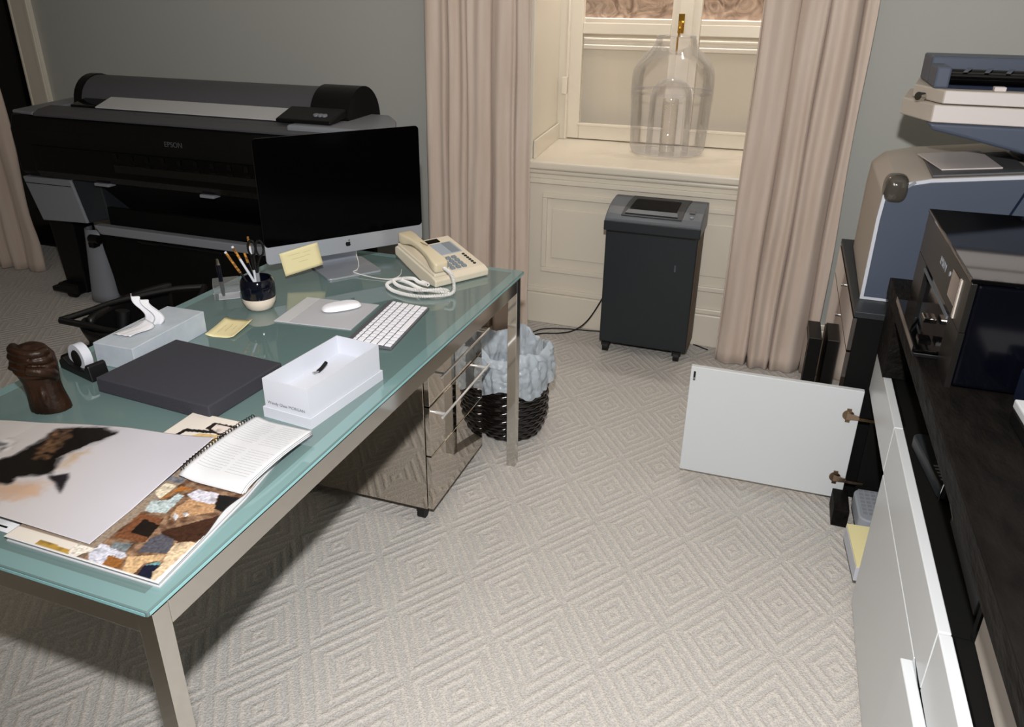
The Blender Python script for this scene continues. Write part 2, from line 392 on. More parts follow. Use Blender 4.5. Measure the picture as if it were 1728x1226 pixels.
# ------------------------------------------------------------------ curtains
def curtain(x0, x1, y, z0, z1, folds, amp, seed, label, flare=0):
    rnd = random.Random(seed); ph = [rnd.uniform(0, 6.28) for _ in range(6)]
    def f(u, v):
        z = z0+(z1-z0)*v
        uu = u+.012*math.sin(v*5+ph[0])*math.sin(u*PI)+.006*math.sin(v*17+u*9+ph[5])
        a = 2*PI*folds*uu+ph[1]
        a += .5*math.sin(2*PI*uu*1.7+ph[2])
        d = amp*(math.sin(a)+.35*math.sin(2*a+ph[3]+v*1.2)+.18*math.sin(3.3*a+ph[4]-v*2))*(.55+.6*u*(1-u)*2)
        d += .012*math.exp(-((v-.07)/.04)**2)*math.sin(9*u+ph[2])
        xx = x0+(x1-x0)*u+.022*math.cos(a)+(1-v)*flare*(u-.5)
        return (xx, y+d, z)
    b = MB(); b.grid(190, 46, f)
    o = b.build('curtain', 'curtain', smooth=80, solid=.004)
    return tag(o, label, 'curtain')
curtain(-1.635, -1.185, 3.43, .004, 2.6, 4.3, .058, 3, 'full length beige curtain between the desk and the left side of the window', flare=.05)
curtain(-.225, .205, 3.46, .004, 2.6, 3.8, .066, 8, 'full length beige curtain right of the window, behind the open white door', flare=.03)
curtain(-5.05, -4.235, 3.24, .004, 2.6, 6.3, .05, 5, 'shadowed beige curtain at the far left beside the wide black printer')

# ------------------------------------------------------------------ the glass desk
ZT = .735
desk = thing('desk', 'long sea green glass topped desk on a polished steel frame', 'desk', (-1.198, 1.457, 0))
gt = BX(-.414, .414, -.83, .83, .7235, ZT).build('glass_top', 'glass_top', desk, bevel=.003, seg=3)
b = MB(); b.box(.382, .412, -.828, .828, ZT, ZT+.0003); b.box(-.412, -.382, -.828, .828, ZT, ZT+.0003); b.box(-.382, .382, -.828, -.80, ZT, ZT+.0003); b.box(-.382, .382, .80, .828, ZT, ZT+.0003)  # lighter strips paint the refraction of frame and edge in the glass
b.build('refraction_band', 'glass_refract', gt)
b = MB()
for s in (-1, 1):
    b.box(s*.4145-.0007*(s < 0), s*.4145+.0007*(s > 0), -.826, .826, .7265, .732)
    b.box(-.41, .41, s*.8305-.0007*(s < 0), s*.8305+.0007*(s > 0), .7265, .732)
b.build('glass_edge', 'glass_edge', gt)
for x0, x1, y0, y1 in ((.374, .407, -.784, .784), (-.407, -.374, -.784, .784)):
    BX(x0, x1, y0, y1, .672, .717).build('rail', 'chrome', desk, bevel=.0015)
for y0, y1 in ((-.817, -.784), (.784, .817)):
    BX(-.374, .374, y0, y1, .672, .717).build('rail', 'chrome', desk, bevel=.0015)
for sx in (-1, 1):
    for sy in (-1, 1):
        x0, y0 = (.374 if sx > 0 else -.407), (.784 if sy > 0 else -.817)
        BX(x0, x0+.033, y0, y0+.033, 0, .717).build('leg', 'chrome', desk, bevel=.0015)
for x, y in [(s*.39, q) for s in (-1, 1) for q in (-.56, -.1, .35, .7)]+[(q, s*.80) for s in (-1, 1) for q in (-.2, .1)]:
    MB().cyl((x, y, .717), (x, y, .7235), .006, n=10).build('glass_pad', 'black_plastic', desk)

# mirrored drawer pedestal under the desk
ped = thing('drawer_pedestal', 'mirror clad rolling drawer pedestal under the glass desk', 'drawer unit', (-.925, 2.05, 0), R(.8))
b = BX(-.53, -.02, -.217, .217, .052, .565); b.build('cabinet_body', 'mirror', ped, bevel=.0015)
for z0, z1 in ((.43, .562), (.255, .426), (.055, .251)):
    d = BX(-.018, 0, -.216, .216, z0, z1).build('drawer_front', 'mirror', ped, bevel=.0015)
    if z0 > .2:
        h = MB(); zz = z1-.035
        h.cyl((.034, -.2, zz), (.034, .2, zz), .004, n=10)
        for y in (-.175, .175): h.cyl((0, y, zz), (.034, y, zz), .005, n=10)
        h.build('handle', 'handle_chrome', d, smooth=40)
for x, y in ((-.05, -.19), (-.05, .19), (-.49, -.19), (-.49, .19)):
    c = MB(); c.cyl((x-.012, y, .021), (x+.012, y, .021), .021, n=20); c.box(x-.008, x+.008, y-.012, y+.012, .02, .052); c.box(x-.015, x+.015, y-.018, y+.016, .034, .045)
    c.build('caster', 'rubber', ped, smooth=40)

# wicker waste basket with its bag
bx, by = -.905, 2.505
wb = thing('waste_basket', 'black woven wicker waste basket lined with a plastic bag', 'waste basket', (bx, by, 0))
b = MB(); NR, NA = 15, 36
def wk(u, v):
    a = 2*PI*u; z = v*.265
    r = .108+.034*min(1, z/.09)**.6
    row = v*NR; k = int(row)
    ph = (k % 2)*PI
    bul = abs(math.sin(PI*row))**.6*.008*(.35+.65*(.5+.5*math.sin(a*NA/2+ph)))
    return ((r+bul)*math.cos(a), (r+bul)*math.sin(a), z)
b.grid(NA*6+1, NR*7+1, wk); b.build('woven_side', 'wicker', wb, smooth=50)
MB().lathe([(.001, .004), (.112, .004), (.112, .012), (.001, .012)], 32).build('base', 'wicker', wb)
b = MB()
def bag(u, v):
    a = 2*PI*u
    if v < .4:
        t = v/.4; z = .215+.13*t; r = .158+.006*math.sin(7*a)*(1-t)+.004*math.sin(23*a+3*t)
        z += (1-t)*.018*math.sin(4*a+1)+(.012*math.sin(5*a)+.01*math.sin(3*a+2))*t
    elif v < .5:
        t = (v-.4)/.1; r = .158-.02*t+.004*math.sin(9*a); z = .345+.02*math.sin(PI*t*.5)+.014*math.sin(5*a)+.01*math.sin(3*a+2)
    else:
        t = (v-.5)/.5; r = .136-.04*t+.012*math.sin(5*a+6*t)*t+.006*math.sin(13*a-5*t); z = .365-.23*t+.014*math.sin(5*a)*(1-t)
    q_ = Vector((math.cos(a)*2.2, math.sin(a)*2.2, z*12))
    nz = noise.noise(q_)*.010+abs(noise.noise(q_*2.6+Vector((5, 1, 2))))*.014-.004+abs(noise.noise(q_*6.1))*.006
    z += noise.noise(q_*1.7+Vector((9, 9, 9)))*.012
    return ((r+nz)*math.cos(a), (r+nz)*math.sin(a), z)
b.grid(181, 60, bag); b.build('bag', 'liner', wb, smooth=38)

# ------------------------------------------------------------------ desktop computer
pc = thing('desktop_computer', 'all-in-one computer with black screen and aluminium chin on the glass desk', 'computer', (-1.305, 2.064, ZT), R(53.3))
z0 = .069
b = MB(); prof = []
def rr(w2, za, zb, r, y, n=5):
    P = []
    for cx, cz, a0 in ((w2-r, za+r, -90), (w2-r, zb-r, 0), (-w2+r, zb-r, 90), (-w2+r, za+r, 180)):
        P += [(x, y, z) for x, z in arc(cx, cz, r, a0, a0+90, n)]
    return P
b.prism(rr(.264, z0, z0+.3745, .012, 0), (0, .006, 0))
b.add(rr(.263, z0+.001, z0+.374, .012, .006)+rr(.15, z0+.09, z0+.29, .02, .032),
      [(i, (i+1) % 24, 24+(i+1) % 24, 24+i) for i in range(24)]+[tuple(range(24, 48))])
b.build('case', 'alu', pc, smooth=30)
MB().prism(rr(.2645, z0+.0535, z0+.3752, .012, -.0012), (0, .0062, 0)).build('screen', 'screen', pc)
def apple():
    P = []
    for k in range(40):
        a = 2*PI*k/40; r = .0085*(1+.10*math.cos(2*a)-.10*abs(math.cos(a/1.0)) ** 8)
        x = r*math.cos(a); z = r*1.06*math.sin(a)
        if math.sin(a) > .8: z -= .0022*(math.sin(a)-.8)/.2
        if math.sin(a) < -.85: z += .0012*(-math.sin(a)-.85)/.15
        q = math.hypot(x-.0112, z-.0012)
        if q < .0048: x = .0112-.0048*math.cos(math.asin(max(-1, min(1, (z-.0012)/.0048))))
        P.append((x, -.0011, z+z0+.027))
    return P
b = MB(); b.prism(apple(), (0, .0009, 0))
b.prism([(x*.0052+.0012, -.0011, z0+.027+.0085+z*.0052) for x, z in [(0, 0), (.1, .45), (.5, .95), (.95, 1.1), (.85, .55), (.45, .08)]], (0, .0009, 0))
b.build('emblem', 'black_plastic', pc)
b = MB(); P = rr(.092, -.048, .13, .012, 0)
b.prism([(x, z, 0) for x, y, z in P], (0, 0, .006)); b.build('stand_foot', 'alu', pc, bevel=.001)
b = MB(); b.prism([(-.07, .126, .006), (-.07, .118, .006), (-.07, .03, .19), (-.07, .036, .2)], (.14, 0, 0)); b.build('stand_neck', 'alu', pc, bevel=.001)
b = MB(); b.tube(smoothpath([(.05, .045, .14), (.06, .09, .04), (.05, .05, .009), (.02, -.01, .009), (.0, -.03, .009), (.04, -.10, .004), (.08, -.14, .004), (.12, -.12, .004), (.15, -.07, .004)]), .0016, 6)
b.build('cable', 'cord', pc, smooth=60)
# notes
def note(name, label, T, wv, hv, curl, lines, m):
    b = MB(); b.grid(9, 9, lambda u, v: ((u-.5)*wv, (v-.5)*hv, curl(u, v)))
    o = b.build(name, m, None, smooth=80, solid=.0006); o.matrix_world = T; tag(o, label, 'note')
    l = MB(); rnd = random.Random(len(label))
    for x0, x1, y in lines:
        P = []; n = int((x1-x0)/.0012)
        for k in range(n+1):
            x = x0+(x1-x0)*k/n; yy = y+rnd.uniform(-.0016, .0016)
            P.append((x, yy, curl(x/wv+.5, yy/hv+.5)+.0008))
        l.tube(P, .00022, 4)
    l.build('handwriting', 'ink', o)
    return o
u = Vector((.598, .8, 0)); up = Vector((0, 0, 1)); nn = u.cross(up)
a = R(8.5); ux = u*math.cos(a)+up*math.sin(a); uy = -u*math.sin(a)+up*math.cos(a)
cpt = Vector((-1.305, 2.064, 0))+u*(-.158)+up*.807+nn*.004
Tn = Matrix((ux, uy, ux.cross(uy))).transposed().to_4x4(); Tn.translation = cpt
note('sticky_note', 'pale yellow note stuck to the lower edge of the computer', Tn, .124, .074, lambda u, v: .004*(1-v)**2, [(-.04, .0, .022), (.01, .035, .02), (-.03, .03, .008), (-.01, .02, -.006)], 'yellow')
Tn = Matrix.Rotation(R(101), 4, 'Z'); Tn.translation = (-1.357, 1.532, ZT+.0008)
note('sticky_note', 'pale yellow note lying on the glass between foam slab and pencil cup', Tn, .112, .08, lambda u, v: .006*(2*v-1)**4+.005*u**3, [(-.03, .02, .02), (-.02, .03, .005), (-.01, .02, -.01)], 'yellow')

# ------------------------------------------------------------------ telephone
ph = thing('desk_telephone', 'ivory push button desk telephone at the far end of the glass desk', 'telephone', (-.982, 2.025, ZT), R(58.6))
b = MB(); b.prism([(0, 0, .002), (0, -.002, .024), (0, .02, .034), (0, .225, .082), (0, .238, .076), (0, .238, .05), (0, .09, .002)], (.205, 0, 0))
b.build('base', 'phone2', ph, bevel=.005, seg=3)
def top(y): return .034+(y-.02)*.234
def slab(name, m, x0, x1, y0, y1, h, par=ph, bev=.001):
    b = MB(); b.prism([(x0, y0, top(y0)-.002), (x1, y0, top(y0)-.002), (x1, y1, top(y1)-.002), (x0, y1, top(y1)-.002)], (0, 0, h+.002)); return b.build(name, m, par, bevel=bev)
slab('display', 'screen', .085, .15, .196, .216, .003)
pn = slab('label_panel', 'key_pale', .075, .185, .118, .188, .002)
slab('label_strip', 'key_grey', .086, .09, .12, .186, .003, pn); slab('label_strip', 'key_grey', .145, .178, .12, .186, .0026, pn)
for r_ in range(4):
    for c_ in range(3):
        slab('key', 'key_grey', .082+c_*.022, .098+c_*.022, .03+r_*.019, .043+r_*.019, .005, ph, .002)
for k in range(6):
    slab('speed_key', 'black_plastic', .172, .181, .035+k*.0125, .042+k*.0125, .003)
b = MB(); b.prism([(.004, .01, .03), (.058, .01, .03), (.058, .225, .08), (.004, .225, .08)], (0, 0, .012)); b.build('cradle', 'phone2', ph, bevel=.004)
# handset
b = MB(); prf = [(0, .024, .030), (.012, .026, .034), (.035, .026, .033), (.055, .021, .024), (.09, .018, .018), (.14, .018, .018), (.17, .021, .024), (.19, .026, .033), (.213, .026, .034), (.225, .024, .030)]
def hs(t, hw, hh, off):
    y = .004+t*1.0; zb = top(y)+.008
    lift = .012*math.sin(PI*t/.225)
    zt = zb+.036+lift*.9; zz = zt-hh
    r = .006; P = []
    for cx, cz, a0 in ((hw-r, -hh/2+r, -90), (hw-r, hh/2-r, 0), (-hw+r, hh/2-r, 90), (-hw+r, -hh/2+r, 180)):
        P += [(.031+x, y, zz+hh/2+z) for x, z in arc(cx, cz, r, a0, a0+90, 3)]
    return P
rings = [hs(t, w_, h_, 0) for t, w_, h_ in prf]; n_ = len(rings[0])
b.add([p for q in rings for p in q], [(i*n_+k, i*n_+(k+1) % n_, (i+1)*n_+(k+1) % n_, (i+1)*n_+k) for i in range(len(rings)-1) for k in range(n_)]+[tuple(range(n_)), tuple(range((len(rings)-1)*n_, len(rings)*n_))])
hd = b.build('handset', 'phone', ph, smooth=45, sub=1)
b = MB(); b.box(.029, .033, .085, .15, top(.12)+.054, top(.12)+.0555); b.build('grip_mark', 'pencil' if 'pencil' in M else 'ink', hd)
# coiled cord : a helix that follows a looping path
loc = lambda x, y, z: Matrix.Rotation(-R(58.6), 4, 'Z') @ Vector((x+.982, y-2.025, z-ZT))
W_ = [(-.958, 2.04, .80), (-.925, 2.02, .79), (-.908, 2.0, .76), (-.908, 1.985, .745), (-.935, 1.955, .743), (-1.0, 1.925, .743), (-1.08, 1.94, .743), (-1.128, 1.985, .743), (-1.12, 2.03, .743), (-1.075, 2.02, .745), (-1.0, 1.965, .752), (-.94, 1.962, .753), (-.918, 1.975, .752), (-.94, 1.975, .756), (-1.0, 1.945, .754), (-1.07, 1.958, .754), (-1.11, 1.995, .755), (-1.10, 2.035, .75), (-1.06, 2.03, .756), (-1.02, 1.99, .763), (-.985, 1.975, .764), (-1.0, 2.005, .755), (-1.03, 2.03, .75)]
path = smoothpath([loc(*p) for p in W_], 44)
L = [0]
for p, q in zip(path, path[1:]): L.append(L[-1]+(q-p).length)
nst = int(L[-1]/.0048*7); pts = []; k = 0
for i in range(nst):
    s = L[-1]*i/nst
    while L[k+1] < s: k += 1
    t = (s-L[k])/(L[k+1]-L[k]); p = path[k].lerp(path[k+1], t); d = (path[k+1]-path[k]).normalized()
    a1 = d.cross(Vector((0, 0, 1))).normalized(); a2 = a1.cross(d); q = 2*PI*s/.0048
    pts.append(p+(a1*math.cos(q)+a2*math.sin(q))*.0044)
b = MB(); b.tube(pts, .0017, 5); b.build('coiled_cord', 'cord', ph, smooth=60)

# ------------------------------------------------------------------ keyboard, pad, mouse
kb = thing('keyboard', 'thin white and aluminium keyboard along the edge of the glass desk', 'keyboard', (-.968, 1.706, ZT), R(6.6))
b = MB(); b.prism([(-.062, -.1475, .001), (-.062, -.1475, .016), (-.05, -.1475, .0155), (.0625, -.1475, .006), (.0625, -.1475, .001)], (0, .295, 0))
b.build('tray', 'dsilver', kb, bevel=.002)
b = MB(); b.prism([(-.048, -.1455, .0154), (.0605, -.1455, .0064), (.0605, .1455, .0064), (-.048, .1455, .0154)], (0, 0, .0006)); b.build('key_bed', 'charcoal2', kb)
kx0 = -.046; zk = lambda x: .0160-(x+.048)*.0834
cache = {}
def key(x, y, dx, dy):
    k_ = (round(dx, 4), round(dy, 4))
    if k_ not in cache:
        cache[k_] = MB().prism([(-dx/2, -dy/2, dx*.04), (dx/2, -dy/2, -dx*.04), (dx/2, dy/2, -dx*.04), (-dx/2, dy/2, dx*.04)], (0, 0, .0022)).build('key', 'white_key', kb, bevel=.0012)
        o = cache[k_]
    else:
        o = cache[k_].copy(); C.objects.link(o)
    o.location = (x, y, zk(x)); return o
rows = [(.010, [1]*14), (.0165, [1]*13+[1.5]), (.0165, [1.5]+[1]*13), (.0165, [1.8]+[1]*11+[1.8]), (.0165, [2.3]+[1]*10+[2.3]), (.0175, [1, 1, 1, 1.2, 5.2, 1.2, 1, 1, 1, 1])]
x = kx0
for dx, ks in rows:
    tot = sum(ks); y = -.1435; span = .287
    for k_ in ks:
        L_ = span*k_/tot; key(x+dx/2, -(y+L_/2), dx-.0008, L_-.0038); y += L_
    x += dx+.0022
mp_ = thing('mouse_pad', 'pale grey square mouse pad on the glass beside the keyboard', 'mouse pad', (-1.177, 1.728, ZT), R(6))
b = BX(-.115, .115, -.096, .096, 0, .003); b.build('pad', 'mousepad' if 'mousepad' in M else 'key_pale', mp_, bevel=.001)
BX(-.112, -.072, -.094, .094, .003, .0036).build('pad_edge', 'paper', mp_)
mo = thing('computer_mouse', 'white low arched wireless mouse on the pale grey pad', 'computer mouse', (-1.157, 1.768, ZT+.0037), R(48))
b = MB(); 
def ms(u, v):
    a = 2*PI*u; e = lambda t, n: math.copysign(abs(t)**n, t)
    th = v*PI/2; rx = .057*math.cos(th)**.5 if v < 1 else 0; 
    return (rx*e(math.cos(a), .75), .029*(math.cos(th)**.5 if v < 1 else 0)*e(math.sin(a), .75), .003+.0145*math.sin(th)*(1-.0*v))
b.grid(41, 14, ms); b.build('shell', 'white_key', mo, smooth=60)
b = MB(); b.lathe([(.001, 0), (.02, 0), (.021, .006), (.001, .006)], 24); b.v = [(x*2.35, y*1.15, z) for x, y, z in b.v]; b.build('base', 'alu', mo, smooth=40)

# ------------------------------------------------------------------ pencil cup and pen block
pcup = thing('pencil_cup', 'rounded pencil cup glazed navy above and cream below', 'cup', (-1.378, 1.692, ZT))
b = MB(); b.lathe([(.001, 0), (.028, 0), (.038, .008), (.0455, .026), (.047, .038)], 40); b.build('cream_base', 'creamgl', pcup, smooth=60)
b = MB(); b.lathe([(.047, .038), (.0482, .055), (.0475, .072), (.0445, .087), (.0405, .093), (.0375, .092), (.041, .08), (.043, .06), (.042, .02), (.001, .012)], 40); b.build('navy_body', 'navy', pcup, smooth=60)
def stick(name, label, cat, p0, p1, segs, group='pencils in the cup'):
    p0 = Vector(p0); p1 = Vector(p1); t = thing(name, label, cat, p0, 0, group if cat == 'pencil' else None)
    d = p1-p0; a = 0
    for nm, m, f0, f1, r0, r1 in segs:
        MB().cyl(tuple(d*f0), tuple(d*f1), r0, r1, 8).build(nm, m, t, smooth=40)
    return t
cx, cy = -1.378, 1.692
right = Vector((.94, .34, 0)); 
def P_(r, f, z): # r to camera right, f away, in metres from the cup centre
    v = right*r+Vector((-.34, .94, 0))*f; return (cx+v.x, cy+v.y, ZT+z)
M['dgold'] = mat('gold_stamped_wrap', (30, 24, 18), .4, vary=(160, (200, 140, 60)))
stick('pencil', 'black pencil with gold pattern and white end leaning furthest left in the cup', 'pencil', P_(.008, 0, .014), P_(-.078, .0, .167), [('barrel', 'black_plastic', 0, .6, .0035, .0035), ('patterned_barrel', 'dgold', .6, .97, .0036, .0036), ('eraser', 'white', .97, 1, .0036, .0036)])
stick('pencil', 'white pencil with gold end leaning left in the navy cup', 'pencil', P_(.018, .01, .014), P_(-.06, .01, .18), [('barrel', 'white', 0, .78, .0036, .0036), ('patterned_barrel', 'dgold', .78, .97, .0037, .0037), ('eraser', 'white', .97, 1, .0037, .0037)])
stick('pencil', 'short dark pencil with gold tip between white ones in the cup', 'pencil', P_(.0, .02, .014), P_(-.035, .03, .155), [('barrel', 'navy', 0, .8, .0035, .0035), ('patterned_barrel', 'dgold', .8, 1, .0036, .0036)])
stick('pencil', 'nearly upright pencil with white band beside the scissor handles', 'pencil', P_(-.004, .012, .014), P_(-.016, .02, .205), [('barrel', 'white', 0, .5, .0034, .0034), ('dark_barrel', 'black_plastic', .5, .74, .0035, .0035), ('band', 'white', .74, .86, .0036, .0036), ('patterned_barrel', 'dgold', .86, 1, .0034, .003)])
sc_ = thing('scissors', 'black handled scissors standing handles up in the navy pencil cup', 'scissors', P_(.006, -.004, .014), R(20))
for s in (-1, 1):
    b = MB(); ring = [(s*.011+.0105*math.cos(t)+.004, 0, .165+.022*math.sin(t)) for t in [2*PI*k/20 for k in range(21)]]
    b.tube(ring, .0032, 6, caps=False); b.tube([(s*.010+.004, 0, .143), (s*.004, 0, .12), (0, 0, .095)], [.004, .004, .0045], 6)
    b.build('handle', 'black_plastic', sc_, smooth=60)
BX(-.005, .005, -.001, .001, 0, .098).build('blades', 'alu', sc_)
pen_b = thing('pen_holder', 'clear acrylic block pen holder beside the pencil cup', 'pen holder', (-1.52, 1.742, ZT), R(40))
BX(-.046, .03, -.032, .032, 0, .05).build('block', 'acrylic', pen_b, bevel=.0015)
BX(-.034, .026, -.026, .028, .0, .0015).build('block_base', 'paper', pen_b)
pn_ = thing('pen', 'navy pen standing upright in the clear acrylic block', 'pen', (-1.532, 1.726, ZT+.005))
MB().tube([(0, 0, 0), (-.001, 0, .02), (-.004, .0, .095)], [.004, .0062, .0068], 10).build('barrel', 'navy', pn_, smooth=60)
MB().tube([(-.004, 0, .095), (-.0045, 0, .104), (-.0045, 0, .112)], [.006, .004, .0035], 10).build('metal_tip', 'chrome', pn_, smooth=60)

# ------------------------------------------------------------------ tissue box, foam, white box, tape, statue
tb = thing('tissue_box', 'long pale blue tissue box with one tissue pulled up', 'tissue box', (-1.457, 1.368, ZT), R(2))
BX(-.058, .058, -.128, .128, 0, .058).build('carton', 'tissuebox', tb, bevel=.0015)
def ts(u, v):
    w_ = (.030+.018*math.sin(PI*min(1, v*1.1)))*(1-.35*math.sin(PI*v)**2)
    x = (u-.5)*2*w_+.012*math.sin(v*5); y = .014*math.sin(v*4.2+.5)+.006*math.cos(u*14)+.012*(u-.5)
    return (x*.75-.01-.02*(v > .6)*(v-.6), y+.02*v*v, .056+.082*v**1.1-.018*u*v*v)
b = MB(); b.grid(22, 16, ts); ti = b.build('tissue', 'tissue', tb, smooth=180, solid=.0008)
def tf(u, v):
    return (-.012+(v-.5)*.052+.006*math.sin(u*5), .0-.078*u, .0605+.012*(1-u)**2*math.sin(PI*v)+.003*abs(math.sin(v*9+u*3)))
b = MB(); b.grid(14, 10, tf); b.build('tissue_fold', 'tissue', ti, smooth=180, solid=.0008)
fo = tag(BX(-.1625, .1625, -.118, .118, 0, .036).build('foam_slab', 'foam', bevel=.003), 'flat dark grey foam slab lying on the glass desk', 'foam slab')
fo.location = (-1.226, 1.238, ZT); fo.rotation_euler = (0, 0, R(-3.5))
wbx = thing('white_box', 'open white cardboard box near the right edge of the desk', 'box', (-.906, 1.294, ZT), R(-5.5))
b = MB(); w2, d2, h_ = .059, .126, .09
b.box(-w2, w2, -d2, d2, .004, .006); b.box(-w2+.002, w2-.002, -d2+.002, d2-.002, .044, .046); b.box(-w2, -w2+.002, -d2, d2, .006, h_); b.box(w2-.002, w2, -d2, d2, .006, h_); b.box(-w2+.002, w2-.002, -d2, -d2+.002, .006, h_); b.box(-w2+.002, w2-.002, d2-.002, d2, .006, h_)
b.build('tray', 'white', wbx)
b = MB(); w3, d3 = w2+.004, d2+.004
b.box(-w3, w3, -d3, d3, 0, .0035); b.box(-w3, -w3+.003, -d3, d3, .0035, .024); b.box(w3-.003, w3, -d3, d3, .0035, .024); b.box(-w3+.003, w3-.003, -d3, -d3+.003, .0035, .024); b.box(-w3+.003, w3-.003, d3-.003, d3, .0035, .024)
b.build('nested_lid', 'white', wbx)
T = Matrix.Translation((-.002, -d2-.0002, .036)) @ Matrix.Rotation(PI/2, 4, 'X')
text('lettering', 'Wendy Glass MORGAN', .0098, T, 'print_ink', wbx, ext=.0002)
cl = thing('clip', 'small black and steel clip lying inside the open white box', 'clip', (-.930, 1.322, ZT+.0465), R(70))
b = MB(); b.tube(smoothpath([(-.012, 0, .004), (.0, .001, .008), (.016, .004, .016)]), .0042, 8); b.build('clip_body', 'black_plastic', cl, smooth=60)
b = MB(); b.tube([(-.012, 0, .004), (-.024, .003, .005), (-.026, -.006, .006), (-.012, -.004, .006)], .0013, 6); b.build('wire_arm', 'chrome', cl, smooth=60)
tp = thing('tape_dispenser', 'black tape dispenser with a white roll of tape', 'tape dispenser', (-1.505, 1.196, ZT), R(-14))
b = MB(); b.prism([(-.068, -.022, 0), (-.07, -.022, .02), (-.05, -.022, .034), (-.02, -.022, .022), (.012, -.022, .018), (.04, -.022, .022), (.052, -.022, .04), (.062, -.022, .038), (.07, -.022, .0)], (0, .044, 0)); b.build('dispenser_body', 'black_plastic', tp, bevel=.003)
b = MB(); Ty = Matrix.Translation((-.004, 0, .038)) @ Matrix.Rotation(R(90), 4, 'X')
b.lathe([(.021, -.0105), (.034, -.0105), (.034, .0105), (.021, .0105), (.021, -.0105)], 36, T=Ty); b.build('tape_roll', 'white', tp, smooth=40)
b = MB(); b.lathe([(.001, -.012), (.0195, -.012), (.0195, .012), (.001, .012)], 30, T=Ty); b.build('hub', 'black_plastic', tp, smooth=40)

# bronze fist standing on its forearm
st = MB()
d_r = Vector((.94, .34, 0)); d_f = Vector((-.34, .94, 0))
def S(r, f, z): return tuple(d_r*r+d_f*f+Vector((0, 0, z)))
def ell(ct, rx, ry, z, n=20): return [S(ct[0]+rx*math.cos(2*PI*k/n), ct[1]+ry*math.sin(2*PI*k/n), z) for k in range(n)]
rg = [ell((0, 0), .043, .032, 0), ell((-.001, 0), .042, .032, .012), ell((-.004, 0), .038, .029, .04), ell((-.007, 0), .038, .028, .065), ell((-.010, 0), .043, .03, .085), ell((-.013, 0), .049, .03, .105), ell((-.012, 0), .046, .028, .128), ell((-.010, 0), .028, .02, .147), ell((-.009, 0), .012, .01, .153)]
st.add([p for q in rg for p in q], [(i*20+k, i*20+(k+1) % 20, (i+1)*20+(k+1) % 20, (i+1)*20+k) for i in range(len(rg)-1) for k in range(20)]+[tuple(range(20)), tuple(range(160, 180))])
for k, zz in enumerate((.142, .126, .110, .094)):
    wv = .030+.008*math.sin(PI*(k+.5)/4)
    st.tube(smoothpath([S(-.012-wv-.004, .004, zz), S(-.012-wv*.8, -.018, zz+.002), S(-.010, -.031, zz-.001), S(-.006+wv*.75, -.022, zz-.003), S(-.006+wv*.9, -.004, zz-.004)], 5), .0095, 10)
st.tube(smoothpath([S(.022, .0, .075), S(.03, -.016, .09), S(.018, -.036, .104), S(-.004, -.042, .108)], 5), [.011]*11+[.0095]*5, 10)
st.tube([S(-.046, -.004, .088), S(-.054, -.01, .10), S(-.048, -.006, .118)], [.006, .009, .007], 8)
st.tube([S(.01, -.022, .002), S(.006, -.026, .04), S(.002, -.02, .07)], [.008, .007, .006], 8); st.tube([S(-.016, -.022, .002), S(-.016, -.024, .04), S(-.016, -.02, .07)], [.008, .006, .006], 8)
so = st.build('fist_statue', 'bronze', None, smooth=180); so.location = (-1.43, 1.037, ZT)
rm = so.modifiers.new('r', 'REMESH'); rm.mode = 'VOXEL'; rm.voxel_size = .0022; rm.use_smooth_shade = True
tag(so, 'brown bronze statue of a clenched fist and forearm on the desk', 'statue')

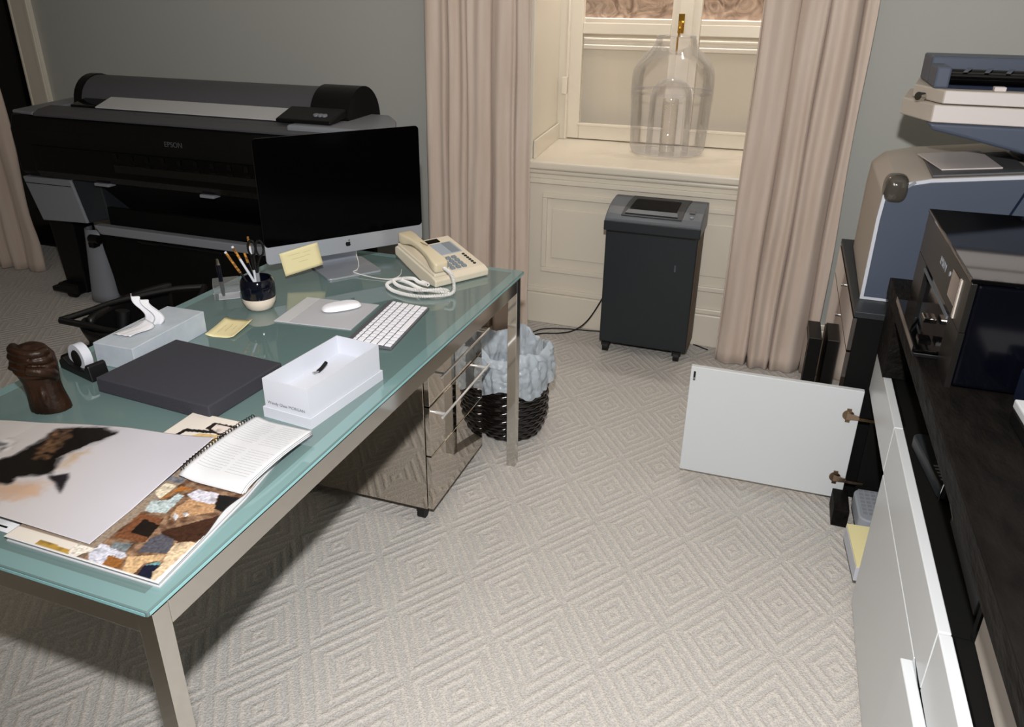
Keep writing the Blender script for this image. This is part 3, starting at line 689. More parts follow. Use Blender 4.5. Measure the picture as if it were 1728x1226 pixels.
# ------------------------------------------------------------------ prints and magazines
POL = {"P":{"dark":[[-1.384,0.78],[-1.334,0.838],[-1.322,0.88],[-1.321,0.934],[-1.333,0.965],[-1.304,0.976],[-1.236,0.997],[-1.19,0.984],[-1.196,0.952],[-1.216,0.907],[-1.22,0.878],[-1.195,0.844],[-1.186,0.826],[-1.242,0.8],[-1.228,0.781],[-1.332,0.741]],"brown":[[-1.332,0.95],[-1.295,0.974],[-1.277,0.941],[-1.242,0.87],[-1.271,0.863]],"spike":[[-1.191,0.82],[-1.158,0.843],[-1.121,0.787],[-1.143,0.798]],"tan":[[-1.292,0.757],[-1.175,0.806],[-1.15,0.772],[-1.177,0.746],[-1.258,0.731]],"tan2":[[-1.195,0.844],[-1.213,0.899],[-1.19,0.917],[-1.189,0.876],[-1.181,0.836]],"eye":[[-1.415,0.888],[-1.397,0.905],[-1.36,0.899],[-1.352,0.868],[-1.374,0.855]]},"M":{"white":[[-0.954,0.687],[-0.954,0.714],[-0.9,0.708],[-0.892,0.702],[-0.914,0.671],[-0.937,0.671]],"cake":[[-0.913,0.672],[-0.921,0.697],[-0.893,0.696],[-0.88,0.679]],"tan":[[-0.872,0.671],[-0.891,0.703],[-0.838,0.729],[-0.836,0.715],[-0.855,0.7],[-0.853,0.673]],"navy":[[-0.845,0.674],[-0.852,0.697],[-0.834,0.71],[-0.825,0.692],[-0.82,0.675]],"teal":[[-0.852,0.697],[-0.834,0.713],[-0.829,0.705]],"bread":[[-0.819,0.676],[-0.829,0.69],[-0.827,0.702],[-0.84,0.736],[-0.844,0.755],[-0.827,0.766],[-0.806,0.767],[-0.799,0.691],[-0.803,0.676]],"frame":[[-0.948,0.731],[-0.955,0.798],[-0.907,0.8],[-0.891,0.74]],"hole":[[-0.932,0.752],[-0.938,0.788],[-0.901,0.783],[-0.894,0.751]],"slate":[[-0.884,0.717],[-0.891,0.752],[-0.866,0.79],[-0.854,0.767],[-0.836,0.732]],"dwood":[[-0.888,0.769],[-0.826,0.841],[-0.818,0.85],[-0.811,0.774],[-0.843,0.759]],"lwood":[[-0.898,0.8],[-0.911,0.835],[-0.905,0.865],[-0.854,0.864],[-0.843,0.844]],"white2":[[-0.921,0.87],[-0.913,0.891],[-0.871,0.893],[-0.856,0.863],[-0.899,0.86]],"dark":[[-0.848,0.853],[-0.869,0.89],[-0.826,0.896],[-0.82,0.85]],"orange":[[-0.953,0.84],[-0.95,0.888],[-0.92,0.888],[-0.948,0.867],[-0.947,0.849]],"cream":[[-0.979,0.855],[-0.982,0.887],[-0.957,0.885],[-0.955,0.842]],"plates":[[-0.954,0.805],[-0.965,0.832],[-0.939,0.845],[-0.938,0.867],[-0.923,0.866],[-0.915,0.813],[-0.942,0.806]],"dot1":[[-0.899,0.809],[-0.901,0.819],[-0.888,0.814],[-0.886,0.803]],"dot2":[[-0.888,0.82],[-0.888,0.829],[-0.876,0.825],[-0.877,0.816]],"stone":[[-0.933,0.71],[-0.939,0.722],[-0.907,0.731],[-0.902,0.71]],"gold":[[-1.051,0.671],[-1.056,0.688],[-0.99,0.684],[-0.979,0.671]],"gold2":[[-0.97,0.672],[-0.958,0.691],[-0.949,0.672]],"dk2":[[-1.004,1.056],[-0.964,1.1],[-0.955,1.035],[-0.959,1.011],[-0.959,0.946],[-0.987,0.931],[-0.988,0.97],[-0.986,1.027]],"fr1":[[-1.092,1.022],[-1.087,1.057],[-1.021,1.07],[-1.01,1.063],[-1.079,1.047],[-1.083,1.017]],"yel":[[-1.068,1.019],[-1.048,1.051],[-1.007,1.059],[-0.992,1.029]],"fr2":[[-1.05,1.071],[-1.048,1.097],[-0.987,1.099],[-0.967,1.068],[-1.007,1.059]],"fr2i":[[-1.038,1.074],[-1.038,1.091],[-0.992,1.093],[-0.982,1.074],[-1.012,1.065]],"greyb":[[-0.991,0.892],[-0.991,0.906],[-0.96,0.911],[-0.953,0.894]]}}
c8 = lambda *a: lin(a)
def blend(a, b2, t): return tuple(x*(1-t)+y*t for x, y in zip(a, b2))
def nz(x, y, s, o=0): return noise.noise(Vector((x*s, y*s, o)))
def print_col(x, y):
    base = blend(c8(188, 186, 195), c8(198, 190, 180), max(0, min(1, (-.98-x)*1.6+(.85-y))))
    base = blend(base, c8(176, 174, 184), max(0, nz(x, y, 9, 3))*.5)
    def soft(poly, col, jit, cur):
        h = 0
        for k in range(7):
            a = k*2*PI/7
            if inpoly(x+jit*math.cos(a)*(.4+.6*(k % 2))+nz(x, y, 60, 5)*jit, y+jit*math.sin(a)*(.4+.6*(k % 2))+nz(x, y, 60, 8)*jit, poly): h += 1
        return blend(cur, col, h/7)
    P = POL['P']; c = base
    c = soft(P['tan'], c8(190, 160, 138), .016, c); c = soft(P['tan2'], c8(186, 160, 130), .014, c)
    c = soft(P['dark'], c8(14, 10, 8), .007, c)
    c = soft(P['brown'], blend(c8(112, 84, 62), c8(40, 28, 20), .5+nz(x, y, 80)), .009, c)
    c = soft(P['spike'], c8(30, 24, 30), .004, c)
    c = soft(P['eye'], blend(c8(210, 206, 206), c8(30, 26, 24), max(0, min(1, .5+1.6*nz(x, y, 55, 2)))), .01, c)
    return c
def in_print(x, y): return True
ps = thing('photo_print', 'large pale photo print with a dark brown animal on the desk', 'photo print', (0, 0, 0))
A_, B_, C_, D_ = (-1.535, .930), (-.992, 1.032), (-.968, .703), (-1.30, .690)
def pz(x, y):
    return ZT+.016+.012*max(0, (x+1.12)/.15)**2*max(0, (y-.8)/.23)+.002*math.sin(x*9)-.012*max(0, min(1, (-1.19-x)/.2))
def psh(u, v):
    ax = -1.535+u*(.543+.024*(1-v)); x = ax; y0 = .703-.02*(1-u)*0; y1 = .930+.102*u**.6
    y = y0+(y1-y0)*v
    return (x, y, pz(x, y))
b = MB(); b.grid(190, 130, psh); cols = [print_col(x, y) for x, y, z in b.v]
o = b.build('sheet', colmat('photo_sheet', .35), ps, smooth=60, solid=.0006, sol_off=-1)
at = o.data.color_attributes.new('Col', 'FLOAT_COLOR', 'POINT')
for i, c in enumerate(cols): at.data[i].color = (*c, 1)
# the sheet beneath it, a white bordered dark print
ps2 = thing('photo_print', 'white bordered print lying under the large pale photo print', 'photo print', (0, 0, 0))
b = MB(); b.grid(14, 6, lambda u, v: (-1.60+u*.47, .688+v*.2, ZT+.0012+.0*u))
b.build('sheet', 'paper', ps2, solid=.0006, smooth=60, sol_off=1)
BX(-1.60, -1.145, .6965, .7002, ZT+.0018, ZT+.0022).build('dark_border', 'black_matte', ps2)
mg = thing('magazine', 'open glossy magazine with room photographs under the print', 'magazine', (0, 0, 0))
order = ['gold', 'gold2', 'slate', 'dwood', 'lwood', 'white2', 'frame', 'hole', 'dark', 'orange', 'cream', 'plates', 'dot1', 'dot2', 'white', 'stone', 'cake', 'tan', 'navy', 'teal', 'bread', 'dk2', 'yel', 'fr1', 'fr2', 'fr2i', 'greyb']
MC = dict(gold=(184, 148, 72), gold2=(120, 100, 84), slate=(84, 84, 92), dwood=(62, 38, 26), lwood=(186, 146, 108), white2=(212, 210, 222), frame=(120, 76, 50), hole=(28, 20, 16), dark=(22, 20, 22), orange=(168, 108, 50), cream=(226, 214, 190), plates=(186, 200, 202), dot1=(222, 224, 230), dot2=(214, 210, 214), white=(212, 212, 226), stone=(120, 128, 132), cake=(150, 98, 50), tan=(206, 172, 130), navy=(24, 28, 48), teal=(110, 160, 166), bread=(214, 190, 158), dk2=(40, 30, 26), yel=(214, 184, 130), fr1=(30, 26, 26), fr2=(40, 32, 30), fr2i=(226, 214, 206), greyb=(120, 122, 130))
def mag_col(x, y):
    if y < .70 and x < -.955 or y > 1.0: c = c8(230, 222, 212)
    elif x < -.955: c = c8(150, 134, 118)
    else: c = blend(c8(86, 60, 44), c8(150, 120, 96), max(0, min(1, .5+1.3*nz(x, y, 70, 1))))
    jx = x+nz(x, y, 190, 4)*.0014; jy = y+nz(x, y, 190, 9)*.0014
    for k in order:
        if inpoly(jx, jy, POL['M'][k]): c = blend(c8(*MC[k]), c8(*[v*.62 for v in MC[k]]), max(0, min(1, 1.1*nz(x, y, 75, 6)+.4*nz(x*3, y, 60, 2))))
    if x > -.99 and y < .93: c = tuple(v*(1+.55*noise.noise(Vector((x*260+y*90, y*190-x*120, 3)))+.35*noise.noise(Vector((x*110, y*420, 7)))) for v in c)
    c = tuple(max(.002, v*.86) for v in c)
    if x > -.8115+.02*(y-.68)*-1 or y < .6745: c = c8(208, 206, 206)
    return c
def mz(x, y):
    return ZT+.0108+.0015*math.sin((y-.68)*14)
b = MB()
def mgf(u, v):
    y = .672+v*.446; xr = -.802-.02*min(1, (y-.672)/.23)-.012*math.exp(-((y-.86)/.05)**2)-(.16*max(0, (y-.905)/.213) if y > .905 else 0)*.35
    x = -1.118+u*(xr+1.118); return (x, y, mz(x, y))
b.grid(190, 200, mgf); cols = [mag_col(x, y) for x, y, z in b.v]
o = b.build('page', colmat('magazine_page', .3), mg, smooth=60, solid=.0005, sol_off=1)
at = o.data.color_attributes.new('Col', 'FLOAT_COLOR', 'POINT')
for i, c in enumerate(cols): at.data[i].color = (*c, 1)
b = MB()
for k, (e, zz) in enumerate(((0, 0), (.003, .0028), (.001, .0055))):
    b.prism([(-1.116+e, .6735+e, ZT+.0004+zz), (-.803-e, .6735+e, ZT+.0004+zz), (-.825-e, .905, ZT+.0004+zz), (-.86, 1.116, ZT+.0004+zz), (-1.116+e, 1.116, ZT+.0004+zz)], (0, 0, .0024))
b.build('page_block', 'paper', mg)
bk = thing('booklet', 'white text booklet folded open on top of the magazine', 'booklet', (-.898, 1.015, ZT+.0185), R(-.5))
def bz(x, y): return .004+.010*math.exp(-((x+.066)/.02)**2)*.6+.006*math.sin(PI*(y+.11)/.22)-.018*max(0, (-y-.085)/.025)**2*.35
b = MB(); b.grid(16, 30, lambda u, v: (-.068+.136*u, -.112+.222*v, bz(-.068+.136*u, -.112+.222*v)))
for e in (.003, .006): 
    b.grid(10, 16, lambda u, v: (-.066+.134*u+e*.3, -.108+.216*v, bz(-.068+.136*u, -.112+.222*v)-e))
o = b.build('pages', 'paper', bk, smooth=60, solid=.0014, sol_off=-1)
b = MB(); rnd = random.Random(4)
for k in range(24):
    y = .095-k*.0075
    if k in (11, 12): continue
    for q in range(2):
        x0 = -.055+q*.062; x1 = x0+rnd.uniform(.045, .055)
        P = [(x0+(x1-x0)*t/8, y, bz(x0+(x1-x0)*t/8, y)+.0005) for t in range(9)]
        b.tube(P, .00035, 4)
b.build('printed_text', 'booklet_ink', bk)
b = MB()
for k in range(27):
    y = -.10+k*.0078
    b.tube([(-.069+.004*math.cos(t), y, bz(-.068, y)+.001+.004*math.sin(t)) for t in [2*PI*q/8 for q in range(9)]], .0009, 4, caps=False)
b.build('spiral_binding', 'black_plastic', bk)

# ------------------------------------------------------------------ wide format printer
lp = thing('wide_format_printer', 'wide black roll printer on a stand against the grey wall', 'printer', (-2.7, 3.0, 0))
def yz(b, x0, x1, P): return b.prism([(x0, y, z) for y, z in P], (x1-x0, 0, 0))
b = MB(); yz(b, -1.03, .92, [(-.08, .69), (-.12, .72), (-.125, .93), (-.10, 1.0), (.28, 1.03), (.30, .95), (.30, .69)]); b.build('main_body', 'black_plastic', lp, bevel=.012, seg=3)
b = MB(); yz(b, -.9, .90, [(-.115, .70), (-.135, .735), (-.135, .86), (-.115, .86)]); b.build('front_cover', 'black_gloss', lp, bevel=.003)
for k in range(12):
    x = -.36+k*.094
    b = BX(x-.008, x+.008, -.142, -.134, .828, .852); b.box(x-.016, x+.016, -.139, -.134, .80, .81); b.build('pinch_mark', 'black_matte', lp)
BX(-.38, .78, -.1375, -.134, .765, .80).build('sight_window', 'pfront', lp)
b = MB(); yz(b, -.86, 1.02, [(-.115, .998), (-.118, 1.012), (-.08, 1.03), (.0, 1.04), (.0, 1.02)]); b.build('top_trim', 'dsilver', lp, bevel=.004)
b = MB(); b.prism([(.60, -.1, 1.008), (1.0, -.1, 1.008), (1.07, -.06, 1.01), (1.06, .04, 1.01), (.98, .2, 1.01), (.90, .29, 1.02), (.60, .29, 1.02)], (0, 0, .034)); b.build('end_cap', 'silver', lp, bevel=.012, seg=3)
b = MB(); b.prism([(-1.04, -.08, 1.0), (-.87, -.11, 1.0), (-.87, .3, 1.03), (-1.0, .3, 1.03)], (0, 0, .016)); b.build('end_cap', 'silver', lp, bevel=.006)
arcp = [(.07, 1.03)]+[(.215-.135*math.cos(R(t)), 1.04+.132*math.sin(R(t))) for t in range(5, 181, 12)]+[(.35, 1.03)]
b = MB(); yz(b, -.74, .61, arcp); b.build('roll_cover', 'dsilver', lp, smooth=30)
big = [(.215+(y-.215)*1.06, 1.03+(z-1.03)*1.08) for y, z in arcp]
b = MB(); yz(b, -.79, -.74, [(.215+(y-.215)*1.02, 1.03+(z-1.03)*1.04) for y, z in arcp]); b.build('cover_end', 'black_plastic', lp, smooth=30)
b = MB(); yz(b, .61, .81, big); b.build('cover_end', 'black_plastic', lp, smooth=30)
b = MB(); yz(b, -.55, .62, [(-.02, 1.048), (.10, 1.088), (.10, 1.083), (-.02, 1.043)]); b.build('paper_web', 'paper', lp)
b = MB(); yz(b, -.72, -.56, [(-.01, 1.03), (-.01, 1.05), (.10, 1.075), (.10, 1.03)]); b.build('latch_block', 'black_gloss', lp, bevel=.003)
b = MB(); yz(b, .52, .80, [(-.06, 1.045), (-.06, 1.06), (.07, 1.10), (.09, 1.06)]); cpn = b.build('control_panel', 'black_plastic', lp, bevel=.006)
for x in (.70, .722, .744): MB().cyl((x, -.01, 1.072), (x, -.012, 1.082), .012, n=14).build('button', 'silver', cpn, smooth=40)
text('nameplate', 'EPSON', .034, Matrix.Translation((-.009, -.1262, .918)) @ Matrix.Rotation(PI/2, 4, 'X'), 'dsilver', lp, ext=.0006)
b = MB(); b.prism([(-1.045, -.11, .689), (-.72, -.11, .694), (-.665, -.11, .476), (-.972, -.11, .464)], (0, .38, 0)); ctr = b.build('ink_cover', 'silver', lp, bevel=.006)
b = MB(); b.prism([(-1.036, -.112, .66), (-.722, -.112, .662), (-.722, -.112, .659), (-1.036, -.112, .657)], (0, .003, 0)); b.build('cover_seam', 'black_plastic', ctr)
b = MB(); b.prism([(-.72, -.10, .694), (-.58, -.06, .69), (-.56, -.06, .5), (-.665, -.10, .476)], (0, .34, 0)); b.build('side_bracket', 'charcoal', lp, bevel=.005)
b = MB(); b.prism([(-.58, -.08, .69), (1.0, -.08, .69), (1.0, .1, .50), (-.58, .1, .50)], (0, .12, 0)); b.build('paper_guide', 'black_plastic', lp)
BX(-.56, .98, -.065, -.04, .38, .56).build('lower_cover', 'black_matte', lp)
for x0, x1 in ((-.54, -.45), (.1, .18), (.6, .7)): BX(x0, x1, -.13, -.08, .685, .70).build('guide_tab', 'silver', lp, bevel=.003)
b = MB(); b.prism([(-.62, -.12, .475), (1.0, -.12, .475), (1.0, -.12, .435), (-.58, -.12, .43)], (0, .05, 0)); b.build('front_bar', 'silver', lp, bevel=.006)
b = MB()
b.cyl((-.35, -.11, .418), (1.0, -.11, .418), .006); b.cyl((-.35, -.09, .405), (1.0, -.09, .405), .006); b.build('basket_rod', 'black_plastic', lp, smooth=40)
def leg(sx, x):
    b = MB(); b.prism([(x-.085, .0, .43), (x+.085, .0, .43), (x+.085, .0, .03), (x-.055, .0, .03)], (0, .14, 0)); b.box(x-.12, x+.07, -.05, .02, .03, .06); b.box(x-.07, x+.07, -.05, .34, .045, .085)
    o = b.build('stand_leg', 'black_plastic', lp, bevel=.008)
    for y in (-.02, .30):
        c = MB(); c.cyl((x-.012, y, .03), (x+.022, y, .03), .03, n=20); c.build('caster', 'rubber', o, smooth=40)
leg(-1, -.99); leg(1, .93)
BX(-.93, .88, .03, .09, .12, .17).build('stand_crossbar', 'black_plastic', lp, bevel=.004)
b = MB(); n_ = 14
def shroud(u, v):
    a = PI*(1.0-u); w_ = .055+.03*(1-v); z = .012+.41*v; xc = -.77+.035*(v)
    return (xc-w_*math.cos(PI*u), .02-.075*math.sin(PI*u)**.6, z)
b.grid(16, 10, shroud); b.build('leg_shroud', 'silver', lp, smooth=60, solid=.006)
b = MB(); b.cyl((-.69, -.09, .39), (-.63, -.09, .39), .022); b.box(-.715, -.68, -.09, -.05, .34, .365); b.build('shroud_knob', 'black_plastic', lp, smooth=40)
def cloth(u, v):
    x = -.62+1.5*u; a = v
    y = -.09+(.10*math.sin(PI*a)*-1)+.34*a; z = .42-.36*math.sin(PI*min(1, a*.62+.0))**.8 if a < .8 else .0
    z = .42-.37*math.sin(PI*a*.9)**.7
    return (x+.02*math.sin(9*v), y+.01*math.sin(14*u+3*v), z+.006*math.sin(22*u))
b = MB(); b.grid(40, 24, cloth); b.build('catch_basket', 'black_matte', lp, smooth=80, solid=.003)
BX(-.20, -.12, .30, .33, .33, .39).build('rear_bracket', 'silver', lp, bevel=.003)

# ------------------------------------------------------------------ paper shredder
sh = thing('paper_shredder', 'tall charcoal paper shredder on casters in front of the window panelling', 'shredder', (-.555, 3.36, 0))
BX(-.207, .207, -.003, .21, .05, .60).build('cabinet', 'charcoal', sh, bevel=.005)
BX(.207, .2095, .012, .205, .05, .6).build('side_board', 'brown_side', sh)
BX(-.2, .2, -.007, -.003, .595, .60).build('door_seam', 'black_plastic', sh)
b = MB()
hp = [(-.012, .602), (-.014, .640), (-.006, .656), (.02, .674), (.07, .696), (.13, .710), (.20, .716), (.235, .712), (.24, .602)]
b.prism([(-.215, y, z) for y, z in hp], (.43, 0, 0)); hd2 = b.build('head', 'charcoal2', sh, bevel=.006, seg=3)
BX(-.216, .216, -.0165, -.004, .602, .648).build('front_lip', 'charcoal', sh, bevel=.004)
def onhead(y):
    for (y0, z0), (y1, z1) in zip(hp[1:], hp[2:]):
        if y0 <= y <= y1: return z0+(z1-z0)*(y-y0)/(y1-y0)
    return .71
def hplate(name, m, x0, x1, x0b, x1b, ya, yb, h, par):
    b = MB(); n = 8
    b.grid(2, n, lambda u, v: ((x0+(x1-x0)*u)*(1-v)+(x0b+(x1b-x0b)*u)*v, ya+(yb-ya)*v, onhead(ya+(yb-ya)*v)+h)); return b.build(name, m, par, solid=.003, sol_off=1)
hplate('panel', 'charcoal', -.145, .125, -.125, .14, .012, .20, .001, hd2)
hplate('feed_slot', 'black_matte', -.115, .095, -.10, .10, .05, .15, .005, hd2)
hplate('slot_lip', 'charcoal2', -.13, .105, -.12, .10, .022, .048, .005, hd2)
MB().cyl((.165, .035, .68), (.165, .034, .684), .008, n=16).build('button', 'silver', hd2, smooth=40)
hplate('status_light', 'dsilver', .15, .175, .15, .175, .06, .08, .002, hd2)
MB().cyl((.12, -.004, .47), (.12, -.0035, .44), .004, n=8).build('door_catch', 'charcoal2', sh)
for x in (-.175, .165):
    for y in (.01, .18):
        b = MB(); b.cyl((x-.013, y, .024), (x+.013, y, .024), .024, n=20); b.box(x-.02, x+.02, y-.016, y+.016, .034, .05); b.build('caster', 'rubber', sh, smooth=40)
def cordo(name, label, P, r=.0035):
    b = MB(); b.tube(smoothpath(P, 8), r, 8); o = b.build(name, 'rubber', None, smooth=60); return tag(o, label, 'cable')
cordo('power_cord', 'black power cord curving from behind the shredder down to the carpet', [(-.782, 3.578, .27), (-.80, 3.56, .20), (-.865, 3.53, .075), (-.93, 3.50, .02), (-1.0, 3.475, .004), (-1.08, 3.44, .004), (-1.15, 3.37, .004), (-1.24, 3.32, .004)])
cordo('power_cord', 'thin dark cord lying along the foot of the window panelling', [(-.79, 3.583, .004), (-.86, 3.565, .004), (-.98, 3.545, .004), (-1.09, 3.50, .004), (-1.15, 3.40, .004), (-1.22, 3.34, .004)], .003)
cordo('power_cord', 'short dark cord on the carpet between shredder and right curtain', [(-.338, 3.583, .004), (-.32, 3.578, .004), (-.29, 3.56, .004), (-.262, 3.545, .004)], .003)

# ------------------------------------------------------------------ clear glass vessel on the sill
gv = thing('glass_vessel', 'large clear glass bottle shaped vessel standing on the window sill', 'glass vessel', (-.628, 4.035, SZ))
K = .985
prof = [(.001, .002), (.12, .004), (.175, .010), (.186, .03), (.190, .12), (.194, .24), (.199, .30), (.200, .36), (.195, .40), (.178, .435), (.150, .465), (.122, .49), (.103, .515), (.094, .545), (.092, .552)]
pin = [(r-.004 if r > .01 else r, z+.004) for r, z in prof]
b = MB(); b.lathe(prof, 56); b.build('outer_wall', 'vglass', gv, smooth=60)
b = MB(); ring = [(.0918+.0035*math.cos(t), .553+.0035*math.sin(t)) for t in [2*PI*k/8 for k in range(9)]]; b.lathe(ring, 48)
b.build('rim', 'vglass', gv, smooth=60)
b = MB(); b.lathe([(.106, .006), (.104, .20), (.102, .27), (.092, .315), (.068, .345), (.03, .36), (.001, .363)], 44); b.build('inner_dome', 'vglass', gv, smooth=60)
b = MB(); b.lathe([(.19, .293), (.197, .30), (.192, .306), (.188, .30), (.19, .293)], 48); b.build('shoulder_ring', 'vglass', gv, smooth=60)
M['bubble'] = glass_mat('bubbled_glass', (252, 250, 246), 1.45, .08, body=.06, gl=.5)
b = MB()
b.grid(60, 80, lambda u, v: ((.036+.0045*abs(math.sin(13*PI*u+(int(v*40) % 2)*PI/2))*abs(math.sin(40*PI*v)))*math.cos(2*PI*u), (.036+.0045*abs(math.sin(13*PI*u+(int(v*40) % 2)*PI/2))*abs(math.sin(40*PI*v)))*math.sin(2*PI*u), .006+.26*v))
b.build('bubbled_column', 'bubble', gv, smooth=60)

# ------------------------------------------------------------------ right hand side: cabinets, worktop, machines
RZ = R(1.1); O = (.338, 1.93)
far = thing('storage_cabinet', 'white fronted cabinet bay with its lower door standing wide open', 'cabinet', (*O, 0), RZ)
# carcass of the open bay (local x outward into the wall side, y away from the camera)
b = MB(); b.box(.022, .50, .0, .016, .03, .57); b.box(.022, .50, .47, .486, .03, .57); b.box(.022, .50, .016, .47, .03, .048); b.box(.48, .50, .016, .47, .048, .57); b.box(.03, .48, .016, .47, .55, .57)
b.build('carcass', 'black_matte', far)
b = BX(-.044, .004, .36, .486, 0, .065); b.build('plinth_foot', 'darkwood', far, bevel=.002)
def front(name, y0, y1, z0, z1, par, T=None):
    return MB().box(0, .022, y0, y1, z0, z1, T).build(name, 'white_gloss', par, bevel=.0025, seg=3)
front('drawer_front', .002, .50, .437, .572, far)
Td = Matrix.Translation((.0, .492, 0)) @ Matrix.Rotation(R(-90-(-0.0)), 4, 'Z')
# the opened door : hinged at the far end, swung out across the aisle
dr = MB().box(-.552, -.012, .482, .502, .03, .435).build('open_door', 'white_gloss', far, bevel=.002)
for zc in (.345, .11):
    b = MB(); b.cyl((-.045, .4835, zc), (-.045, .479, zc), .018, n=20); b.box(-.052, -.038, .477, .4825, zc-.024, zc+.024)
    b.prism([(-.05, .478, zc-.012), (-.012, .472, zc-.005), (-.012, .472, zc+.005), (-.05, .478, zc+.012)], (0, -.006, 0))
    b.box(-.014, .04, .462, .471, zc-.005, zc+.005)
    b.build('hinge', 'hinge', dr, smooth=40)
b = BX(-.542, -.535, .4812, .482, .385, .418); b.build('label', 'black_plastic', dr)
BX(-.5405, -.5365, .4808, .4812, .388, .396).build('label_text', 'silver', dr)
mid = thing('storage_cabinet', 'white fronted cabinet bay in the middle of the row with closed drawer and door', 'cabinet', (*O, 0), RZ)
BX(.022, .50, -.735, -.002, .02, .57).build('carcass', 'black_matte', mid)
front('drawer_front', -.735, -.002, .437, .572, mid); front('door', -.655, -.002, .012, .433, mid)
nr = thing('storage_cabinet', 'white fronted cabinet bay nearest the camera with its lower door ajar', 'cabinet', (*O, 0), RZ)
BX(.026, .50, -2.2, -.739, .02, .57).build('carcass', 'black_matte', nr)
front('drawer_front', -1.45, -.738, .437, .572, nr); front('drawer_front', -2.2, -1.453, .437, .572, nr)
Ta = Matrix.Translation((0, -1.5, 0)) @ Matrix.Rotation(R(1.6), 4, 'Z') @ Matrix.Translation((0, 1.5, 0))
front('door_ajar', -1.5, -.66, .012, .431, nr, Ta); front('door', -2.2, -1.503, .012, .431, nr)
# niche carcass + worktop
wt = thing('worktop', 'long dark textured wooden worktop above the white cabinet row', 'worktop', (*O, 0), RZ)
b = MB(); b.prism([(.0, -2.3, .757), (.95, -2.3, .757), (.95, .50, .757), (-.012, .50, .757)], (0, 0, .053)); b.build('top', 'darkwood', wt, bevel=.003)
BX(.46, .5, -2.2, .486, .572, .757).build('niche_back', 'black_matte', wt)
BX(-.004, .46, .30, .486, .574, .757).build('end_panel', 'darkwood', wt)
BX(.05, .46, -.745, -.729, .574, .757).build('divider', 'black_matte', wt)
# things in the niche
t = thing('handset', 'grey handset lying in the dark niche under the worktop', 'handset', (.405, 1.74, .574), R(8))
b = MB(); b.prism(rr(.022, -.12, .12, .018, 0), (0, .03, 0), Matrix.Rotation(R(-90), 4, 'X')); b.v = [(x, y, abs(z)) for x, y, z in b.v]
b.build('body', 'charcoal', t, bevel=.003)
b = MB()
for k in range(5): b.box(-.012, .012, -.03-k*.014, -.024-k*.014, .03, .0306)
b.build('keys', 'greydev', t)
t = thing('wire_stand', 'thin bent steel wire stand in the niche beside the handset', 'wire stand', (.40, 1.56, .574))
MB().tube(smoothpath([(0, .05, .002), (.0, .03, .07), (.0, -.01, .06), (.02, -.04, .002)]), .0018, 6).build('wire', 'chrome', t, smooth=60)
tag(BX(.414, .44, 1.255, 1.54, .574, .655).build('file_folder', 'dsilver', bevel=.002), 'grey folder standing in the niche below the worktop edge', 'folder')
tag(BX(.405, .46, .84, 1.185, .574, .70).build('ring_binder', 'copier_beige', bevel=.003), 'beige binder in the niche nearest the camera', 'binder')
# things in the open bay
dv = thing('grey_controller', 'rounded pale grey device with lines of small print in the open cabinet bay', 'device', (.405, 2.29, .049), R(4))
b = MB(); P = rr(.058, -.09, .09, .03, 0); b.prism([(x, z, 0) for x, y, z in P], (0, 0, .055)); b.build('body', 'greydev', dv, bevel=.006, seg=3)
b = MB()
for i in range(5):
    for k in range(7): b.box(-.044+i*.018, -.031+i*.018, .07-k*.021, .084-k*.021, .055, .0556)
b.build('printed_lines', 'silver', dv)
yb = thing('card_box', 'shallow box with pale yellow top peeping out of the open cabinet bay', 'box', (.43, 2.075, .049), R(6))
BX(-.105, .12, -.10, .10, 0, .048).build('tray', 'white', yb, bevel=.002); BX(-.104, .119, -.099, .099, .048, .054).build('yellow_top', 'yellow2', yb)
# the glossy dark cabinet at the back
gc = thing('copier_cabinet', 'dark glossy cabinet carrying the blue copier beside the right curtain', 'cabinet', (.245, 2.462, 0), R(1.4))
BX(.012, .80, 0, .84, .012, .66).build('carcass', 'black_matte', gc)
BX(.0, .80, -.004, .85, .66, .68).build('top', 'charcoal', gc, bevel=.002)
for z0, z1 in ((.545, .655), (.03, .539)):
    f = BX(-.002, .012, .004, .84, z0, z1).build('drawer_front', 'glosswood', gc, bevel=.001)
    MB().cyl((-.012, .42, z1-.03), (-.002, .42, z1-.03), .006, n=12).build('knob', 'chrome', f, smooth=40)
sb = thing('box_file', 'narrow black box on the floor between right curtain and glossy cabinet', 'box', (.165, 3.17, 0), R(2))
BX(0, .05, 0, .2, 0, .29).build('case', 'black_plastic', sb, bevel=.002); BX(-.002, 0, .03, .2, .01, .26).build('side_board', 'glosswood', sb)

# copier
S_ = 1.016
def cz(x, z): return (x*S_, 2.59, 1.55-(1.55-z)*S_)
cp = thing('copier', 'blue and beige copier with raised scanner on the dark cabinet', 'copier', (0, 0, .0))
face = [(.258, .691), (.258, .95), (.262, 1.025), (.30, 1.062), (.38, 1.083), (.62, 1.113), (.80, 1.125), (.80, .691)]
F_ = [cz(*p) for p in face]; zb = .681
F_ = [(x, y, max(z, zb)) for x, y, z in F_]
b = MB(); b.prism(F_, (0, .6, 0)); b.build('body', 'copier_beige', cp, bevel=.006, seg=3)
def inset(P, d):
    cxm = sum(p[0] for p in P)/len(P); out = []
    n = len(P)
    for i in range(n):
        a, c, e = Vector(P[i-1]), Vector(P[i]), Vector(P[(i+1) % n])
        n1 = Vector(((c-a).z, 0, -(c-a).x)).normalized(); n2 = Vector(((e-c).z, 0, -(e-c).x)).normalized()
        m = (n1+n2).normalized(); out.append(c+m*d/max(.4, m.dot(n1)))
    return [tuple(p) for p in out]
rim = MB(); rim.prism([(x, y-.006, z) for x, y, z in F_], (0, .006, 0)); rim.build('white_rim', 'white', cp)
I_ = inset(F_, .010); sx = sum(p[0] for p in I_)/len(I_)
